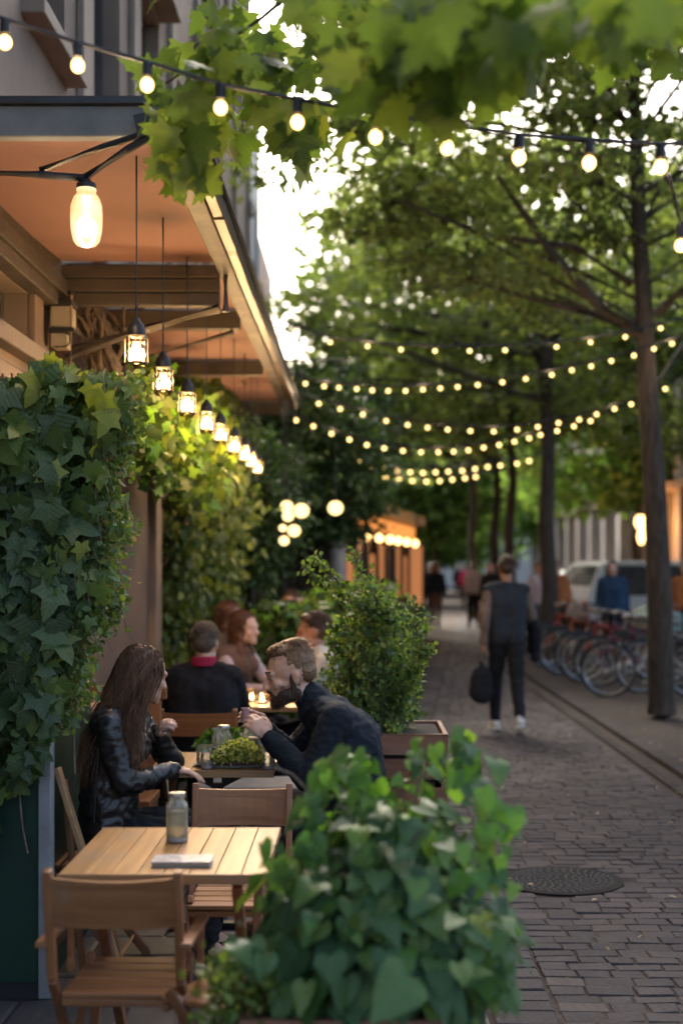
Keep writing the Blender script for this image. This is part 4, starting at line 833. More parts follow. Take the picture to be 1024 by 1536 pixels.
# ------------------------------------------------------------------ lights
def lamp(name, loc, e, parent, rad=.03, col=(1., .71, .44)):
    l = bpy.data.lights.new(name, 'POINT'); l.energy = e; l.color = col; l.shadow_soft_size = rad; o = bpy.data.objects.new(name, l); COL.objects.link(o); o.parent = parent; o.location = loc; return o
LAMPW = 6.6
def build_lanterns():
    # prototype: local origin = centre of the glass, cord rises to the awning
    def make(cordlen, label):
        r = root('pendant_lantern', (0,0,0), label, 'lantern', 'pendant lanterns in a row under the awning')
        w = MB(); w.tube([(0,0,.12),(0,0,cordlen)], .0042, 6); w.build('cord', M['black'], r, True)
        w = MB(); w.lathe([(.0,.135),(.012,.135),(.018,.12),(.030,.108),(.036,.085),(.036,.062),(0,.062)], (0,0,0), 18); w.build('cap', M['metal'], r, True)
        w = MB(); w.lathe([(.040,.062),(.045,.055),(.045,.040),(.041,.034)], (0,0,0), 20); w.lathe([(.041,.034),(.044,.0),(.041,-.055),(.03,-.07),(0,-.072)], (0,0,0), 20); w.build('glass', M['glassw'], r, True)
        w = MB()
        for k in range(6): a = k*PI/3; w.tube([(.046*math.cos(a),.046*math.sin(a),.05),(.047*math.cos(a),.047*math.sin(a),-.045),(.03*math.cos(a),.03*math.sin(a),-.075)], .0018, 4)
        w.lathe([(.045,-.045),(.048,-.045),(.048,-.049),(.045,-.049)], (0,0,0), 18); w.tube([(.014*math.cos(a),.0,-.078+.014*math.sin(a)) for a in np.linspace(PI,2*PI,7)], .002, 4); w.build('cage', M['trimlit'], r, True)
        w = MB(); w.lathe([(0,.036),(.012,.034),(.019,.022),(.019,-.036),(.014,-.048),(0,-.052)], (0,0,0), 16); w.build('bulb', M['lantern'], r, True)
        return r
    ls = [(205,527),(245,571),(281,606),(310,633),(331,650),(351,668),(367,681),(377,691),(386,701)]; names = ['nearest and highest of the row, under a long black cord','second in the row, right of the highest lantern','third in the row, beside the bright vine leaves','fourth in the row','fifth in the row, in front of the vines','sixth in the row, where the lanterns start to overlap','seventh in the row','eighth in the row, second from the far end','farthest and lowest of the row']
    for i, (px, py) in enumerate(ls):
        D = 1.65*0+ (2.52-1.65)*F/(850-py) if i else 5.5
        D = .873*F/(850-py) if i else 5.5; q = P(px, py, D)
        if i == 0: pr = make(3.32-q.z, 'caged glass pendant lantern, '+names[0]); o = pr
        else: o = copy_tree(pr); o['label'] = 'caged glass pendant lantern, '+names[i]
        o.location = q
        lamp('light', (0,0,0), LAMPW, o, .035)
    r = root('jar_lamp', P(130,325,4.95), 'large frosted jar lamp glowing on the iron bracket at the awning corner', 'lamp'); c = P(130,325,4.95)
    m, nt, out = newmat('frosted_lit_glass'); e = N(nt, 'ShaderNodeEmission'); v = coords(nt); c_ = ramp(nt, noise_t(nt, v, 14, 4), [(.3, (1.,.45,.14)), (.7, (1.,.72,.42))]); L(nt, c_, e.inputs['Color']); e.inputs['Strength'].default_value = .42
    lw = N(nt, 'ShaderNodeLayerWeight'); lw.inputs['Blend'].default_value = .35
    g = N(nt, 'ShaderNodeBsdfGlossy'); g.inputs['Roughness'].default_value = .15; mx = N(nt, 'ShaderNodeMixShader'); mx.inputs[0].default_value = .18; L(nt, e.outputs[0], mx.inputs[1]); L(nt, g.outputs[0], mx.inputs[2])
    t = N(nt, 'ShaderNodeBsdfTransparent'); mx2 = N(nt, 'ShaderNodeMixShader'); mx2.inputs[0].default_value = .45; L(nt, mx.outputs[0], mx2.inputs[1]); L(nt, t.outputs[0], mx2.inputs[2]); L(nt, mx2.outputs[0], out.inputs[0]); m.cycles.emission_sampling = 'NONE'
    w = MB(); w.lathe([(.033,.105),(.036,.095),(.032,.085),(.046,.068),(.056,.04),(.058,.0),(.056,-.05),(.048,-.088),(.034,-.105),(0,-.109)], c, 28); w.build('jar', m, r, True)
    w = MB(); w.lathe([(0,.135),(.014,.135),(.018,.128),(.035,.118),(.038,.100),(.0,.100)], c, 20); w.tube([c+V((0,0,.13)), c+V((0,0,.155))], .012, 8); w.build('cap', M['metal'], r, True)
    w = MB(); w.ell(c+V((0,0,-.035)), (.026,.026,.045)); w.build('bulb', M['lantern'], r, True); lamp('light', (0,0,-.02), LAMPW*1.3, r, .05)

def string_lights(label, pts, D, ends, bulb, sock, mat, group='strings of bulbs across the path', cab=.006, tilt=0.):
    """pts: photo positions of the bulbs, all D metres off; the cable runs over their sockets"""
    q = []
    for i, p in enumerate(pts): d = D + tilt*(i/(len(pts)-1)-.5) if len(pts) > 1 else D; q.append(P(p[0], p[1], d))
    mid = q[len(q)//2]; r = root('string_lights', mid, label, 'string lights', group)
    up = bulb*1.0+sock
    cp = [ends[0]] + [x + V((0,0,up+.004)) for x in q] + [ends[1]]; w = MB()
    w.tube(cp, cab, 6); w.build('cable', M['black'], r, True)
    pb = MB(); pb.lathe([(0,bulb*.95),(bulb*.35,bulb*.95),(bulb*.5,bulb*.7),(bulb*.9,bulb*.25),(bulb,-.1*bulb),(bulb*.86,-bulb*.6),(bulb*.5,-bulb*.95),(0,-bulb*1.08)], (0,0,0), 14)
    if mat is M['bulb']:
        sh = MB(); sh.v = [tuple(x*1.12 for x in v) for v in pb.v]; sh.f = pb.f; sh.mi = pb.mi; pb = MB(); pb.ell((0,0,-bulb*.1), (bulb*.68,bulb*.68,bulb*.74))
    else: sh = None
    ps = MB(); ps.lathe([(0,sock+bulb),(bulb*.42,sock+bulb),(bulb*.5,sock*.9+bulb),(bulb*.52,bulb*.75),(0,bulb*.75)], (0,0,0), 10)
    b0 = pb.build('bulb', mat, None, True); s0 = ps.build('socket', M['metal'], b0, True); b0.parent = r
    g0 = sh.build('glass', M['shell'], b0, True) if sh else None  # oversized emissive shell round the bulb, imitates its orange halo
    for i, x in enumerate(q):
        b = b0 if i == 0 else b0.copy()
        if i: COL.objects.link(b); s = s0.copy(); COL.objects.link(s); s.parent = b
        if i and g0: s = g0.copy(); COL.objects.link(s); s.parent = b
        b.parent = r; b.location = x - mid
    return r, q, mid
def build_strings():
    r, q, mid = string_lights('nearest string of big round bulbs drooping across the very top of the view', [(-100,20),(8,62),(117,97),(221,126),(331,160),(446,182),(563,204),(670,220),(778,235),(883,243),(990,249),(1098,246)], 3.95, (P(-210,-30,3.95), P(1330,214,3.95)), .029, .031, M['bulb'])
    for i in (1,2,4,6,8,10): lamp('light', q[i]-mid, .5, r, .028)
    r, q, mid = string_lights('short string with one bulb at the right edge below the top string', [(1020,367),(1130,330)], 4.0, (P(1002,262,3.97), P(1330,280,3.9)), .026, .034, M['bulb'])
    A = [(443,496),(495,513),(551,519),(601,524),(652,526),(704,526),(757,525),(834,520),(885,513),(937,505),(990,492)]
    Bp = [(435,567),(458,575),(486,579),(508,581),(535,583),(558,585),(582,586),(608,586),(634,584),(660,582),(686,580),(716,577),(753,573),(788,568),(827,562),(857,555),(886,549),(916,541),(950,533),(980,523),(1007,515)]
    Cp = [(478,605),(510,613),(544,621),(579,631),(611,637),(641,641),(671,644),(705,646),(740,647),(775,644),(806,640),(837,634),(868,629),(894,621),(921,613),(946,606),(969,595),(997,583)]
    Dp = [(444,630),(470,639),(497,650),(524,659),(550,667),(576,672),(604,676),(631,678),(657,678),(680,677),(702,675),(725,671),(748,667),(771,662),(793,657),(810,652),(835,646),(860,639),(885,631)]
    E = [(539,693),(557,698),(577,702),(595,706),(615,708),(634,709),(653,708),(672,707),(693,706),(712,703),(731,700),(750,698),(775,695),(793,691)]
    Fp = [(552,713),(578,716),(598,719),(618,721),(639,722),(659,721),(678,719),(697,717),(713,715)]
    data = [(A,13.2,'second string from the top, small bulbs hung widely apart across the path',.033), (Bp,14.4,'third string from the top, evenly curved and ending on the nearest trunk',.036), (Cp,15.4,'fourth string from the top, dipping below the evenly curved one',.038), (Dp,16.3,'fifth string from the top, crossing the dipping one near the trunk',.041), (E,21,'sixth string from the top, the upper of the two short far strings',.052), (Fp,22,'lowest and shortest string of bulbs, far down the path',.054)]
    for pts, D, lb, br in data:
        a, b = pts[0], pts[-1]; da = (pts[0][0]-pts[1][0], pts[0][1]-pts[1][1]); db = (pts[-1][0]-pts[-2][0], pts[-1][1]-pts[-2][1])
        ea = P(a[0]+da[0]*1.6, a[1]+da[1]*2-6, D); eb = P(b[0]+db[0]*3, b[1]+db[1]*3-6, D)
        r, q, mid = string_lights(lb, pts, D, (ea, eb), br*.62, br*.7, M['bulbfar'], cab=.0045+D*.0005)
        for i in range(2, len(q), 6): lamp('light', q[i]-mid, 1.6, r, .08)

# ------------------------------------------------------------------ furniture and small things
def chair_proto():
    """folding wooden chair; local frame: front = +Y, origin on the floor"""
    r = root('folding_chair', (0,0,0), 'x', 'chair', 'wooden folding chairs'); w_ = .36
    s = MB()
    for k in range(5): s.bb(-w_/2+.02, w_/2-.02, -.17+k*.075, -.10+k*.075-.006, .435, .452)
    s.build('seat', M['chair'], r, bevel=.004)
    b = MB(); n = 8
    for i in range(n):
        a0, a1 = -w_/2+.0+w_*i/n, -w_/2+w_*(i+1)/n; y = lambda x: -.215 - .022*(1-(2*x/w_)**2); 
        b.add([(a0,y(a0),.655),(a1,y(a1),.655),(a1,y(a1)-.018,.655),(a0,y(a0)-.018,.655),(a0,y(a0)-.02,.795-.008*(1-(2*a0/w_)**2)),(a1,y(a1)-.02,.795-.008*(1-(2*a1/w_)**2)),(a1,y(a1)-.038,.795-.008*(1-(2*a1/w_)**2)),(a0,y(a0)-.038,.795-.008*(1-(2*a0/w_)**2))], [(3,2,1,0),(4,5,6,7),(0,1,5,4),(2,3,7,6)] + ([(3,0,4,7)] if i == 0 else []) + ([(1,2,6,5)] if i == n-1 else []))
    b.build('backrest', M['chair'], r)
    for s_ in (-1, 1):
        x = s_*(w_/2); l = MB(); l.beam((x,.20,.0),(x,-.19,.50),.024,.036); l.beam((x,-.19,.50),(x,-.245,.815),.024,.036); l.build('back_leg' if False else 'leg', M['chair_z'], r, bevel=.005)
        x2 = s_*(w_/2-.028); l = MB(); l.beam((x2,-.24,.0),(x2,.17,.47),.022,.034); l.build('leg', M['chair_z'], r, bevel=.005)
    l = MB(); l.tube([(-w_/2,.14,.08),(w_/2,.14,.08)], .009, 8); l.tube([(-w_/2+.03,-.17,.08),(w_/2-.03,-.17,.08)], .009, 8); l.beam((-w_/2+.02,-.16,.425),(w_/2-.02,-.16,.425),.02,.02); l.beam((-w_/2+.02,.18,.42),(w_/2-.02,.18,.42),.02,.02); l.build('stretcher', M['chair'], r, bevel=.003)
    h = MB()
    for s_ in (-1,1): h.tube([(s_*(w_/2-.03),-.02,.23),(s_*(w_/2+.018),-.02,.23)], .006, 8)
    h.build('pivot_bolt', M['lid'], r, True)
    return r
def table(label, x0, x1, y0, y1, z, planks, topm, style='pedestal', rot=0.):
    cx, cy = (x0+x1)/2, (y0+y1)/2; r = root('cafe_table', (cx,cy,0), label, 'table'); t = MB(); n = planks; w = (x1-x0)/n
    for i in range(n): t.bb(x0+i*w+.0012, x0+(i+1)*w-.0012, y0+.0, y1, z-.026+random.uniform(-.0005,.0005), z+random.uniform(-.0008,.0003))
    t.build('tabletop', topm, r, bevel=.0015)
    e = MB(); e.bb(x0-.001,x1+.001,y0-.012,y0-.0005,z-.030,z+.001); e.bb(x0-.001,x1+.001,y1+.0005,y1+.012,z-.030,z+.001); e.build('edge_board', M['table_x'], r, bevel=.002)
    if style == 'pedestal':
        l = MB(); l.beam((cx,cy,.03),(cx,cy,z-.10),.055,.055,(0,1,0)); l.build('column', M['black'], r, bevel=.004)
        l = MB(); a = (x1-x0)*.36
        for s in (-1,1): l.prism([(cx+s*.02,cy-.02,z-.032),(cx+s*a,cy-.02,z-.032),(cx+s*a*.8,cy-.02,z-.05),(cx+s*.02,cy-.02,z-.12)], (0,0,0), (0,.04,0))
        l.build('top_bracket', M['black'], r); l = MB(); l.beam((cx-.22,cy,.02),(cx+.22,cy,.02),.05,.03); l.beam((cx,cy-.22,.02),(cx,cy+.22,.02),.05,.03); l.build('foot', M['black'], r, bevel=.004)
    else:
        for s in (-1,1):
            x = cx+s*(x1-x0)*.40
            l = MB(); l.beam((x,y0+.06,0),(x,y1-.08,z-.05),.03,.04); l.build('leg', M['chair_z'], r, bevel=.004); l = MB(); l.beam((x-s*.034,y1-.06,0),(x-s*.034,y0+.08,z-.05),.03,.04); l.build('leg', M['chair_z'], r, bevel=.004)
        l = MB(); l.beam((x0+.06,cy,z-.05),(x1-.06,cy,z-.05),.03,.04); l.beam((x0+.06,y0+.12,.10),(x1-.06,y0+.12,.10),.02,.02); l.build('apron', M['chair'], r, bevel=.003)
    return r
def jar(name, label, cat, c, rad, h, liquid=None, fill=.7, lidded=False, neck=True, group=None, gm='glass'):
    r = root(name, c, label, cat, group); p = [(0,.004),(rad*.92,.0),(rad,.012),(rad,h*.70),(rad*.97,h*.76)]
    p += [(rad*.72,h*.84),(rad*.70,h*.88),(rad*.76,h*.885),(rad*.76,h*.92),(rad*.70,h*.925),(rad*.70,h*.96),(rad*.74,h*.965),(rad*.74,h)] if neck else [(rad*.97,h)]
    w = MB(); w.lathe(p[1:], c, 24); w.build('glass', M[gm], r, True)
    if liquid:
        w = MB(); w.lathe([(0,.008),(rad*.9,.008),(rad*.92,.016),(rad*.93,h*fill),(0,h*fill)], c, 20); w.build('drink', M[liquid], r, True)
    w = MB(); w.lathe([(0,.002),(rad*.98,.002),(rad*1.015,.008),(rad*1.0,.016),(0,.016)], c, 20); w.build('base', M['greytrim'], r, True)
    if lidded: w = MB(); w.lathe([(rad*.5,h*1.005),(rad*.78,h*1.005),(rad*.8,h*1.0),(rad*.8,h*.93),(rad*.77,h*.93)], c, 24); w.build('rim', M['lid'], r, True)
    return r
def build_furniture():
    M['seatgrey'] = plain('grey_cushion', (.16,.15,.14), .9, bs=.3, bscale=120)
    t1 = table('nearest cafe table with honey coloured plank top holding a jar and a menu block', -.875, -.262, 4.0, 4.70, .75, 8, M['table'], 'fold')
    t2 = table('small plank table between the couple, crowded with glass jars and flowers', -.905, -.36, 5.93, 6.50, .765, 6, M['table'], 'pedestal')
    t3 = table('wooden table behind the couple where people in dark jackets sit', -.98, -.30, 8.75, 9.55, .75, 6, M['table'], 'pedestal')
    t4 = table('far terrace table among the plants', -1.0, -.35, 12.6, 13.3, .75, 6, M['table'], 'pedestal')
    pr = chair_proto(); g = 'wooden folding chairs'
    place(pr, 0, (-.663,4.0,0), R(-2), 'nearest empty folding chair with its curved back to the viewer', g)
    c0 = pr; ar = []
    for s_ in (-1,1):
        w = MB(); w.beam((s_*.20,-.24,.605),(s_*.20,.11,.60),.034,.018); w.beam((s_*.195,.08,.44),(s_*.195,.09,.592),.018,.024); a_ = w.build('armrest', M['chair'], None, bevel=.004); a_.parent = pr; ar.append(a_)
    for a_ in ar: a_.parent = None
    place(pr, 1, (-.30,3.86,0), R(62), 'empty folding chair half hidden behind the nearest leafy planter', g)
    place(pr, 1, (-.44,5.02,0), R(180), 'empty chair on the far side of the nearest table, only its backrest showing', g)
    place(pr, 1, (.02,5.95,0), R(90), 'chair the bearded man sits on', g)
    place(pr, 1, (-1.09,5.64,0), R(-90), 'chair the long haired woman sits on', g)
    place(pr, 1, (-.93,8.25,0), R(0), 'broad backed chair of the man in the black jacket', g, (1.2,1,1))
    place(pr, 1, (-.10,9.35,0), R(90), 'chair of the man in the cream shirt', g)
    place(pr, 1, (-.97,10.02,0), R(-115), 'chair of the auburn haired woman', g)
    for a_ in ar: a_.parent = c0
    # leaning reclined board chair at the left
    r = root('deck_chair', (-1.05,5.4,0), 'slanting pale wooden frame of a folded deck chair leaning beside the green corner', 'deck chair')
    w = MB(); w.beam((-1.175,5.36,.86),(-.93,5.34,.08),.022,.06); w.build('frame', M['lightwood'], r, bevel=.004); w = MB(); w.beam((-1.16,5.42,.80),(-1.10,5.50,.0),.022,.045); w.beam((-1.0,5.40,.34),(-.95,5.5,.0),.022,.04); w.build('leg', M['chair_z'], r, bevel=.004)
    # dark bench and firewood rack by the wall
    r = root('bench', (-.5,7.3,0), 'low bench with a grey cushion behind the flower table', 'bench'); w = MB(); w.bb(-.85,-.10,7.05,7.45,.40,.44); w.build('seat', M['chair'], r, bevel=.004)
    w = MB(); w.bb(-.85,-.10,7.04,7.45,.443,.51); w.build('cushion', M['seatgrey'], r, bevel=.02)
    for x in (-.8,-.15): w = MB(); w.bb(x-.02,x+.02,7.08,7.42,0,.40); w.build('leg', M['chair_z'], r, bevel=.003)
    r = root('wall_bench', (-1.4,6.9,0), 'orange brown wooden settle with a top rail against the wall behind the woman', 'bench')
    w = MB(); w.bb(-1.55,-1.02,7.30,7.36,.94,1.01); w.bb(-1.55,-1.05,7.31,7.345,.50,.93); w.build('backrest', M['chair'], r, bevel=.005); w = MB(); w.bb(-1.55,-1.05,6.92,7.30,.42,.46); w.build('seat', M['chair'], r, bevel=.005)
    for x in (-1.53,-1.09): w = MB(); w.bb(x-.02,x+.02,6.94,7.36,0,.418); w.build('leg', M['chair_z'], r)
    r = root('log_rack', (-1.36,6.5,0), 'dark rack of stacked orange firewood between the green corner and the woman', 'log rack')
    w = MB()
    for z in (.02,.36,.70): w.bb(-1.56,-1.14,6.38,6.72,z,z+.025)
    for x in (-1.57,-1.13):
        for y in (6.37,6.72): w.bb(x-.012,x+.012,y-.012,y+.012,0,1.06)
    w.build('frame', M['black'], r, bevel=.002)
    for z0, nrow in ((.726,5),(.386,4),(.046,4)):
        lg = MB()
        for j in range(nrow):
            for k in range(6): 
                rr = .03*random.uniform(.75,1.05); x = -1.52+k*.066+(j%2)*.03; z = z0+.032+j*.053
                lg.cap2((x,6.40+random.uniform(-.01,.02),z),rr,(x+random.uniform(-.01,.01),6.70,z),rr*.95,7)
        lg.build('logs', M['log'], r, True)
    g2 = 'glassware on the flower table'; z = .767
    tr = MB(); c = P(350,1158,6.02); tray = root('tray', (-.53,6.07,z), 'flat dark oval tray under the flowers', 'tray'); tr.lathe([(0,0),(.19,0),(.20,.006),(.19,.008),(0,.006)], (-.53,6.07,z), 40); tr.build('dish', M['greytrim'], tray, True)
    for o in tray.children:
        for v in o.data.vertices: v.co.y *= .5
    z2 = z+.009
    jar('jar', 'stubby ribbed glass of clear water at the left end of the tray', 'glass', (-.672,6.04,z2), .036, .085, None, neck=False, group=g2)
    jar('jar', 'tall narrow glass jar behind the flowers, next to the stubby glass', 'jar', (-.618,6.09,z2), .028, .155, 'liquid', .45, group=g2)
    jar('jar', 'tall glass jar with silver lid at the back left of the flowers', 'jar', (-.60,6.17,z2-.008), .034, .165, None, .5, True, group=g2)
    jar('jar', 'short glass jar in front of the tall jars', 'jar', (-.655,5.975,z), .026, .07, 'liquid2', .5, neck=False, group=g2)
    jar('jar', 'wide milk bottle jar of beige drink standing behind the flowers by the cup', 'jar', (-.482,6.25,z), .042, .165, 'liquid', .62, group=g2)
    jar('tumbler', 'stack of clear tumblers at the right end of the flowers', 'glass', (-.405,6.03,z), .033, .095, None, neck=False, group=g2)
    jar('tumbler', 'low clear tumbler at the front right corner of the flower table', 'glass', (-.385,5.965,z), .028, .05, None, neck=False, group=g2)
    # flower box
    r = root('flower_arrangement', (-.52,6.03,z2), 'low clump of yellow green blossoms spread along the middle of the couple’s table'.replace('’',"'"), 'flowers')
    w = MB(); w.bb(-.60,-.445,6.01,6.06,z2+.0,z2+.02); w.build('planter', M['crate'], r, bevel=.006); n = 3600; a = RNG.uniform(-1,1,n); pos = np.stack([-.522+a*.108, 6.02+RNG.normal(size=n)*.032, z2+.008+RNG.random(n)**.6*.088*(1.08-a*a*.75)], 1); tip = rdir(n, .8); nr = rdir(n, .5)
    scatter('blossoms', OVAL, pos, tip, nr, RNG.uniform(.010,.022,n), [M['flower'], M['bush']], r, (RNG.random(n) < .38).astype(int))
    # near table things
    j = jar('mason_jar', 'tall glass jar of cloudy water with a straw on the nearest table', 'jar', (-.588,4.47,.752), .036, .158, 'liquid2', .62, True)
    w = MB(); w.tube([(-.605,4.455,.80),(-.618,4.45,.955)], .0028, 8); w.build('straw', M['cream'], j, True)
    r = root('menu_block', (-.525,4.13,.752), 'flat grey covered menu block lying on the nearest table', 'menu'); pat = plain('printed_cover', (.42,.40,.42), .35, scale=55, var=.55, bs=.05)
    w = MB(); w.bb(-.612,-.44,4.085,4.185,.7525,.763); w.build('pages', M['cream'], r, bevel=.001); w = MB(); w.bb(-.616,-.436,4.08,4.19,.7635,.7675); w.build('cover', pat, r, bevel=.001); w = MB(); w.bb(-.616,-.436,4.08,4.19,.7505,.752); w.build('back_cover', M['greytrim'], r)
    # cup in the man's hand
    r = root('cup', (-.468,5.86,.99), 'small dusty pink cup held up in the bearded man’s hand'.replace('’',"'"), 'cup'); w = MB(); w.lathe([(0,0),(.017,0),(.019,.058),(.016,.058),(.015,.01),(0,.01)], (-.478,5.87,.985), 20); w.build('body', plain('pink_ceramic', (.42,.24,.23), .35), r, True)
    for i, (x, y) in enumerate(((-.62,8.95),(-.70,9.1),(-.50,8.88),(-.55,9.2),(-.43,9.05))):
        lbs = ['candle glass glowing at the left of the rear table','candle glass burning behind the leftmost candle on the rear table','candle glass nearest the front edge of the rear table','candle glass at the back of the rear table','candle glass at the right end of the rear table']
        c = jar('candle_glass', lbs[i], 'candle', (x,y,.752), .03, .08, None, neck=False, group='candles on the rear table', gm='glassw'); w = MB(); w.ell((x,y,.785), (.011,.011,.02)); w.build('flame', M['candle'], c, True)
        if i in (0,3): lamp('light', (0,0,.05), .45, c, .02)

# ------------------------------------------------------------------ plants
def build_plants():
    # ivy on the green corner
    r = root('ivy', (-1.4,5.15,2.3), 'thick ivy with big lobed leaves spilling over the green corner panel on the left', 'ivy'); pos = []; sz = []; mi = []
    edge = [(530,185),(560,196),(600,196),(650,172),(700,162),(760,158),(820,160),(880,158),(930,142),(980,118),(1040,96),(1090,80),(1130,64),(1180,58),(1230,44),(1280,36)]
    def eg(y): 
        for (a, b), (c, d) in zip(edge, edge[1:]):
            if a <= y <= c: return b + (d-b)*(y-a)/(c-a)
        return edge[0][1] if y < 530 else 30
    def topy(x): return 578 - 40*math.exp(-((x-75)/30)**2) - 26*math.exp(-((x-150)/40)**2)
    while len(pos) < 2100:
        x = RNG.uniform(-70, 205); y = RNG.uniform(535, 1260)
        if x > eg(y) - 6 or y < topy(x): continue
        if y > 1080 and RNG.random() < (y-1060)/170 and x > -20: continue
        D = RNG.uniform(4.92, 5.2) if x < 85 else RNG.uniform(5.0, 5.5)
        pos.append(tuple(P(x, y, D))); big = y < 1090 and x < 120; sz.append(RNG.uniform(.06,.135) if big else RNG.uniform(.04,.085)); 
        mi.append(2 if (y < 690 and RNG.random() < .07 and x > 60) else (1 if (y > 700 and x < 110 and RNG.random() < .8) else 0))  # lamp warmth on the upper ivy put into colour: extra yellow leaves
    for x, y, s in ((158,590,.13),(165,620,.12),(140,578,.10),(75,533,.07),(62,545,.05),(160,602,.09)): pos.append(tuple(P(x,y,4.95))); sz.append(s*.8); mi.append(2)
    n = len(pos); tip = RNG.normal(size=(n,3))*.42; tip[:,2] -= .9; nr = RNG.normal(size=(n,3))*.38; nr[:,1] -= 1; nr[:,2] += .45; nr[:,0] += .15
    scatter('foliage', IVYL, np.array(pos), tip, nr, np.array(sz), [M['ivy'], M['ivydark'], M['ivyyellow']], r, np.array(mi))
    # small wispy leaves along the right edge
    pos = []; 
    while len(pos) < 4200:
        y = RNG.uniform(560, 1090); x = eg(y) + RNG.normal()*16 + 2 + 10*math.sin(y*.05)
        if x < 40: continue
        pos.append(tuple(P(x, y + RNG.normal()*6, RNG.uniform(5.05,5.45))))
    n = len(pos); tip = RNG.normal(size=(n,3))*.8; tip[:,2] -= .6; nr = rdir(n, .4); nr[:,1] -= .6
    scatter('young_foliage', OVAL, np.array(pos), tip, nr, RNG.uniform(.015,.042,n), [M['ivy'], M['bush'], M['dry']], r, RNG.choice(3, n, p=[.5,.42,.08]))
    w = MB()
    for k in range(60):
        y = random.uniform(540, 1050); x = eg(y) - random.uniform(0,60); p0 = P(x,y,5.2); a = [p0]
        dx, dy = random.uniform(-15,50), random.uniform(-10,70)
        for i in range(1,4): a.append(P(x+dx*i/3+random.uniform(-5,5), y+dy*i/3+random.uniform(-5,5)+4*i*i, 5.2-random.uniform(0,.25)))
        w.tube(bez(a,7), .0016, 4)
    for x0 in (30, 62, -5, 100): a = [P(x0+random.uniform(-15,15), y, 5.17) for y in range(560, 1290 if x0 == 30 else 1180, 60)]; w.tube(bez(a,20), .005, 5)
    w.tube([P(60,600,5.1),P(66,560,5.08),P(72,532,5.06)], .003, 5); w.build('stems', M['bark2'], r, True)
    # trailing sprig over the wall to the right under the first lantern
    # --- vine wall behind
    r = root('climbing_vine', (-1.5,14,0), 'tall dark wall of climbing vine beyond the tan posts, lit yellow near the lanterns', 'vine'); n = 30000
    y = 11.05 + RNG.random(n)**1.1*11.0; x = -1.55 + np.abs(RNG.normal(size=n))*.13 + .10*np.sin(y*2.1); z = RNG.random(n)*3.35
    bl = np.clip(1 - np.abs(z-2.35)/1.2, 0, 1)*(y < 14); x = x + bl*RNG.random(n)*.30 + (RNG.random(n) < .2)*.08
    pos = np.stack([x,y,z],1); tip = RNG.normal(size=(n,3))*.4; tip[:,2] -= .8; nr = RNG.normal(size=(n,3))*.5; nr[:,0] += .5; nr[:,1] -= .6; nr[:,2] += .3
    scatter('foliage', IVYL if False else OVAL, pos, tip, nr, RNG.uniform(.06,.125,n), M['hedera'], r)
    w = MB(); w.tube([(-1.42,11.4,0),(-1.44,11.4,1.5),(-1.40,11.45,3.1)], .03, 8)
    for k in range(14): yy = random.uniform(11.2,20); w.tube(bez([V((-1.52,yy,0)),V((-1.45,yy+.3,1.)),V((-1.5,yy-.3,2)),V((-1.5,yy+.2,3.2))],8), .016, 5)
    w.build('stems', M['bark2'], r, True)
    r = root('hanging_vine', (-1.35,8.6,2.2), 'yellow green vine sprays hanging just under the middle lanterns', 'vine'); n = 2300; t = RNG.random(n)
    pxs = 215 + t*105 + RNG.normal(size=n)*13; D_ = 7.6 + t*3.0 + RNG.normal(size=n)*.2; pys = 615 + t*45 + RNG.normal(size=n)*26 + (RNG.random(n)**2)*55
    pos = np.stack([(pxs-VX)*D_/F, D_, CAMZ-(pys-VY)*D_/F],1); tip = RNG.normal(size=(n,3))*.5; tip[:,2] -= .7; nr = rdir(n); nr[:,1] -= .6
    scatter('foliage', IVYL, pos, tip, nr, RNG.uniform(.05,.10,n), [M['hedera'], M['plantlight']], r, (RNG.random(n) < .35).astype(int))
    w = MB(); w.tube(bez([V((-1.6,8.0,2.75)),V((-1.45,8.4,2.6)),V((-1.3,9.2,2.5)),V((-1.35,10.6,2.6)),V((-1.55,11.2,2.7))],12), .012, 6)
    for k in range(12): q = P(225+k*8, 620+k*4, 7.8+k*.23); w.tube([q+V((0,0,.12)), q+V((.03,.05,-.05)), q+V((.0,0,-.25))], .003, 4)
    w.build('stems', M['bark2'], r, True)
    # --- nearest planter: big mound of heart shaped leaves
    r = root('planter_plant', (-.02,3.35,.6), 'large mound of heart shaped leaves growing from the nearest wooden planter', 'plant'); pos = []; tips = []; nrs = []; sz = []; mi = []
    c = V((.05,3.38,.77)); rad = V((.30,.29,.34))
    def add(p, o, s, m_): pos.append(tuple(p)); tips.append((o.x*.8+RNG.normal()*.3, o.y*.8+RNG.normal()*.3, -.75+o.z*.55+RNG.normal()*.25)); nrs.append((o.x*.9+RNG.normal()*.28, o.y*1.0-.25+RNG.normal()*.28, .55+o.z*.5+RNG.normal()*.25)); sz.append(s); mi.append(m_)
    k = 0
    while k < 1300:
        d = V((RNG.normal(), RNG.normal(), RNG.normal())).normalized()
        if d.z < -.62: continue
        f = 1.04 - .62*RNG.random()**1.4; wx = 1.0 if d.z < .2 else 1 - (d.z-.2)*.35
        lump = 1 + .30*noise.noise(V((d.x*2.3+4, d.y*2.3, d.z*2.3)))
        p = V((c.x + d.x*rad.x*wx*f*lump + max(0,d.z)*.045, c.y + d.y*rad.y*f*lump, c.z + d.z*rad.z*f*lump*(.92 if d.z > 0 else .75)))
        sx_ = VX + p.x*F/p.y; sy_ = VY - (p.z-CAMZ)*F/p.y
        if sx_ < np.interp(sy_, [1150,1200,1250,1300,1400,1500], [500,445,408,385,358,345]) + 12: continue
        tz = (p.z-.7)/.5; add(p, d, RNG.uniform(.044,.080)*(1.12 - .42*max(0,min(1,tz))), 1 if RNG.random() < .08 + .55*max(0,tz-.35)*(f > .8) else 0); k += 1
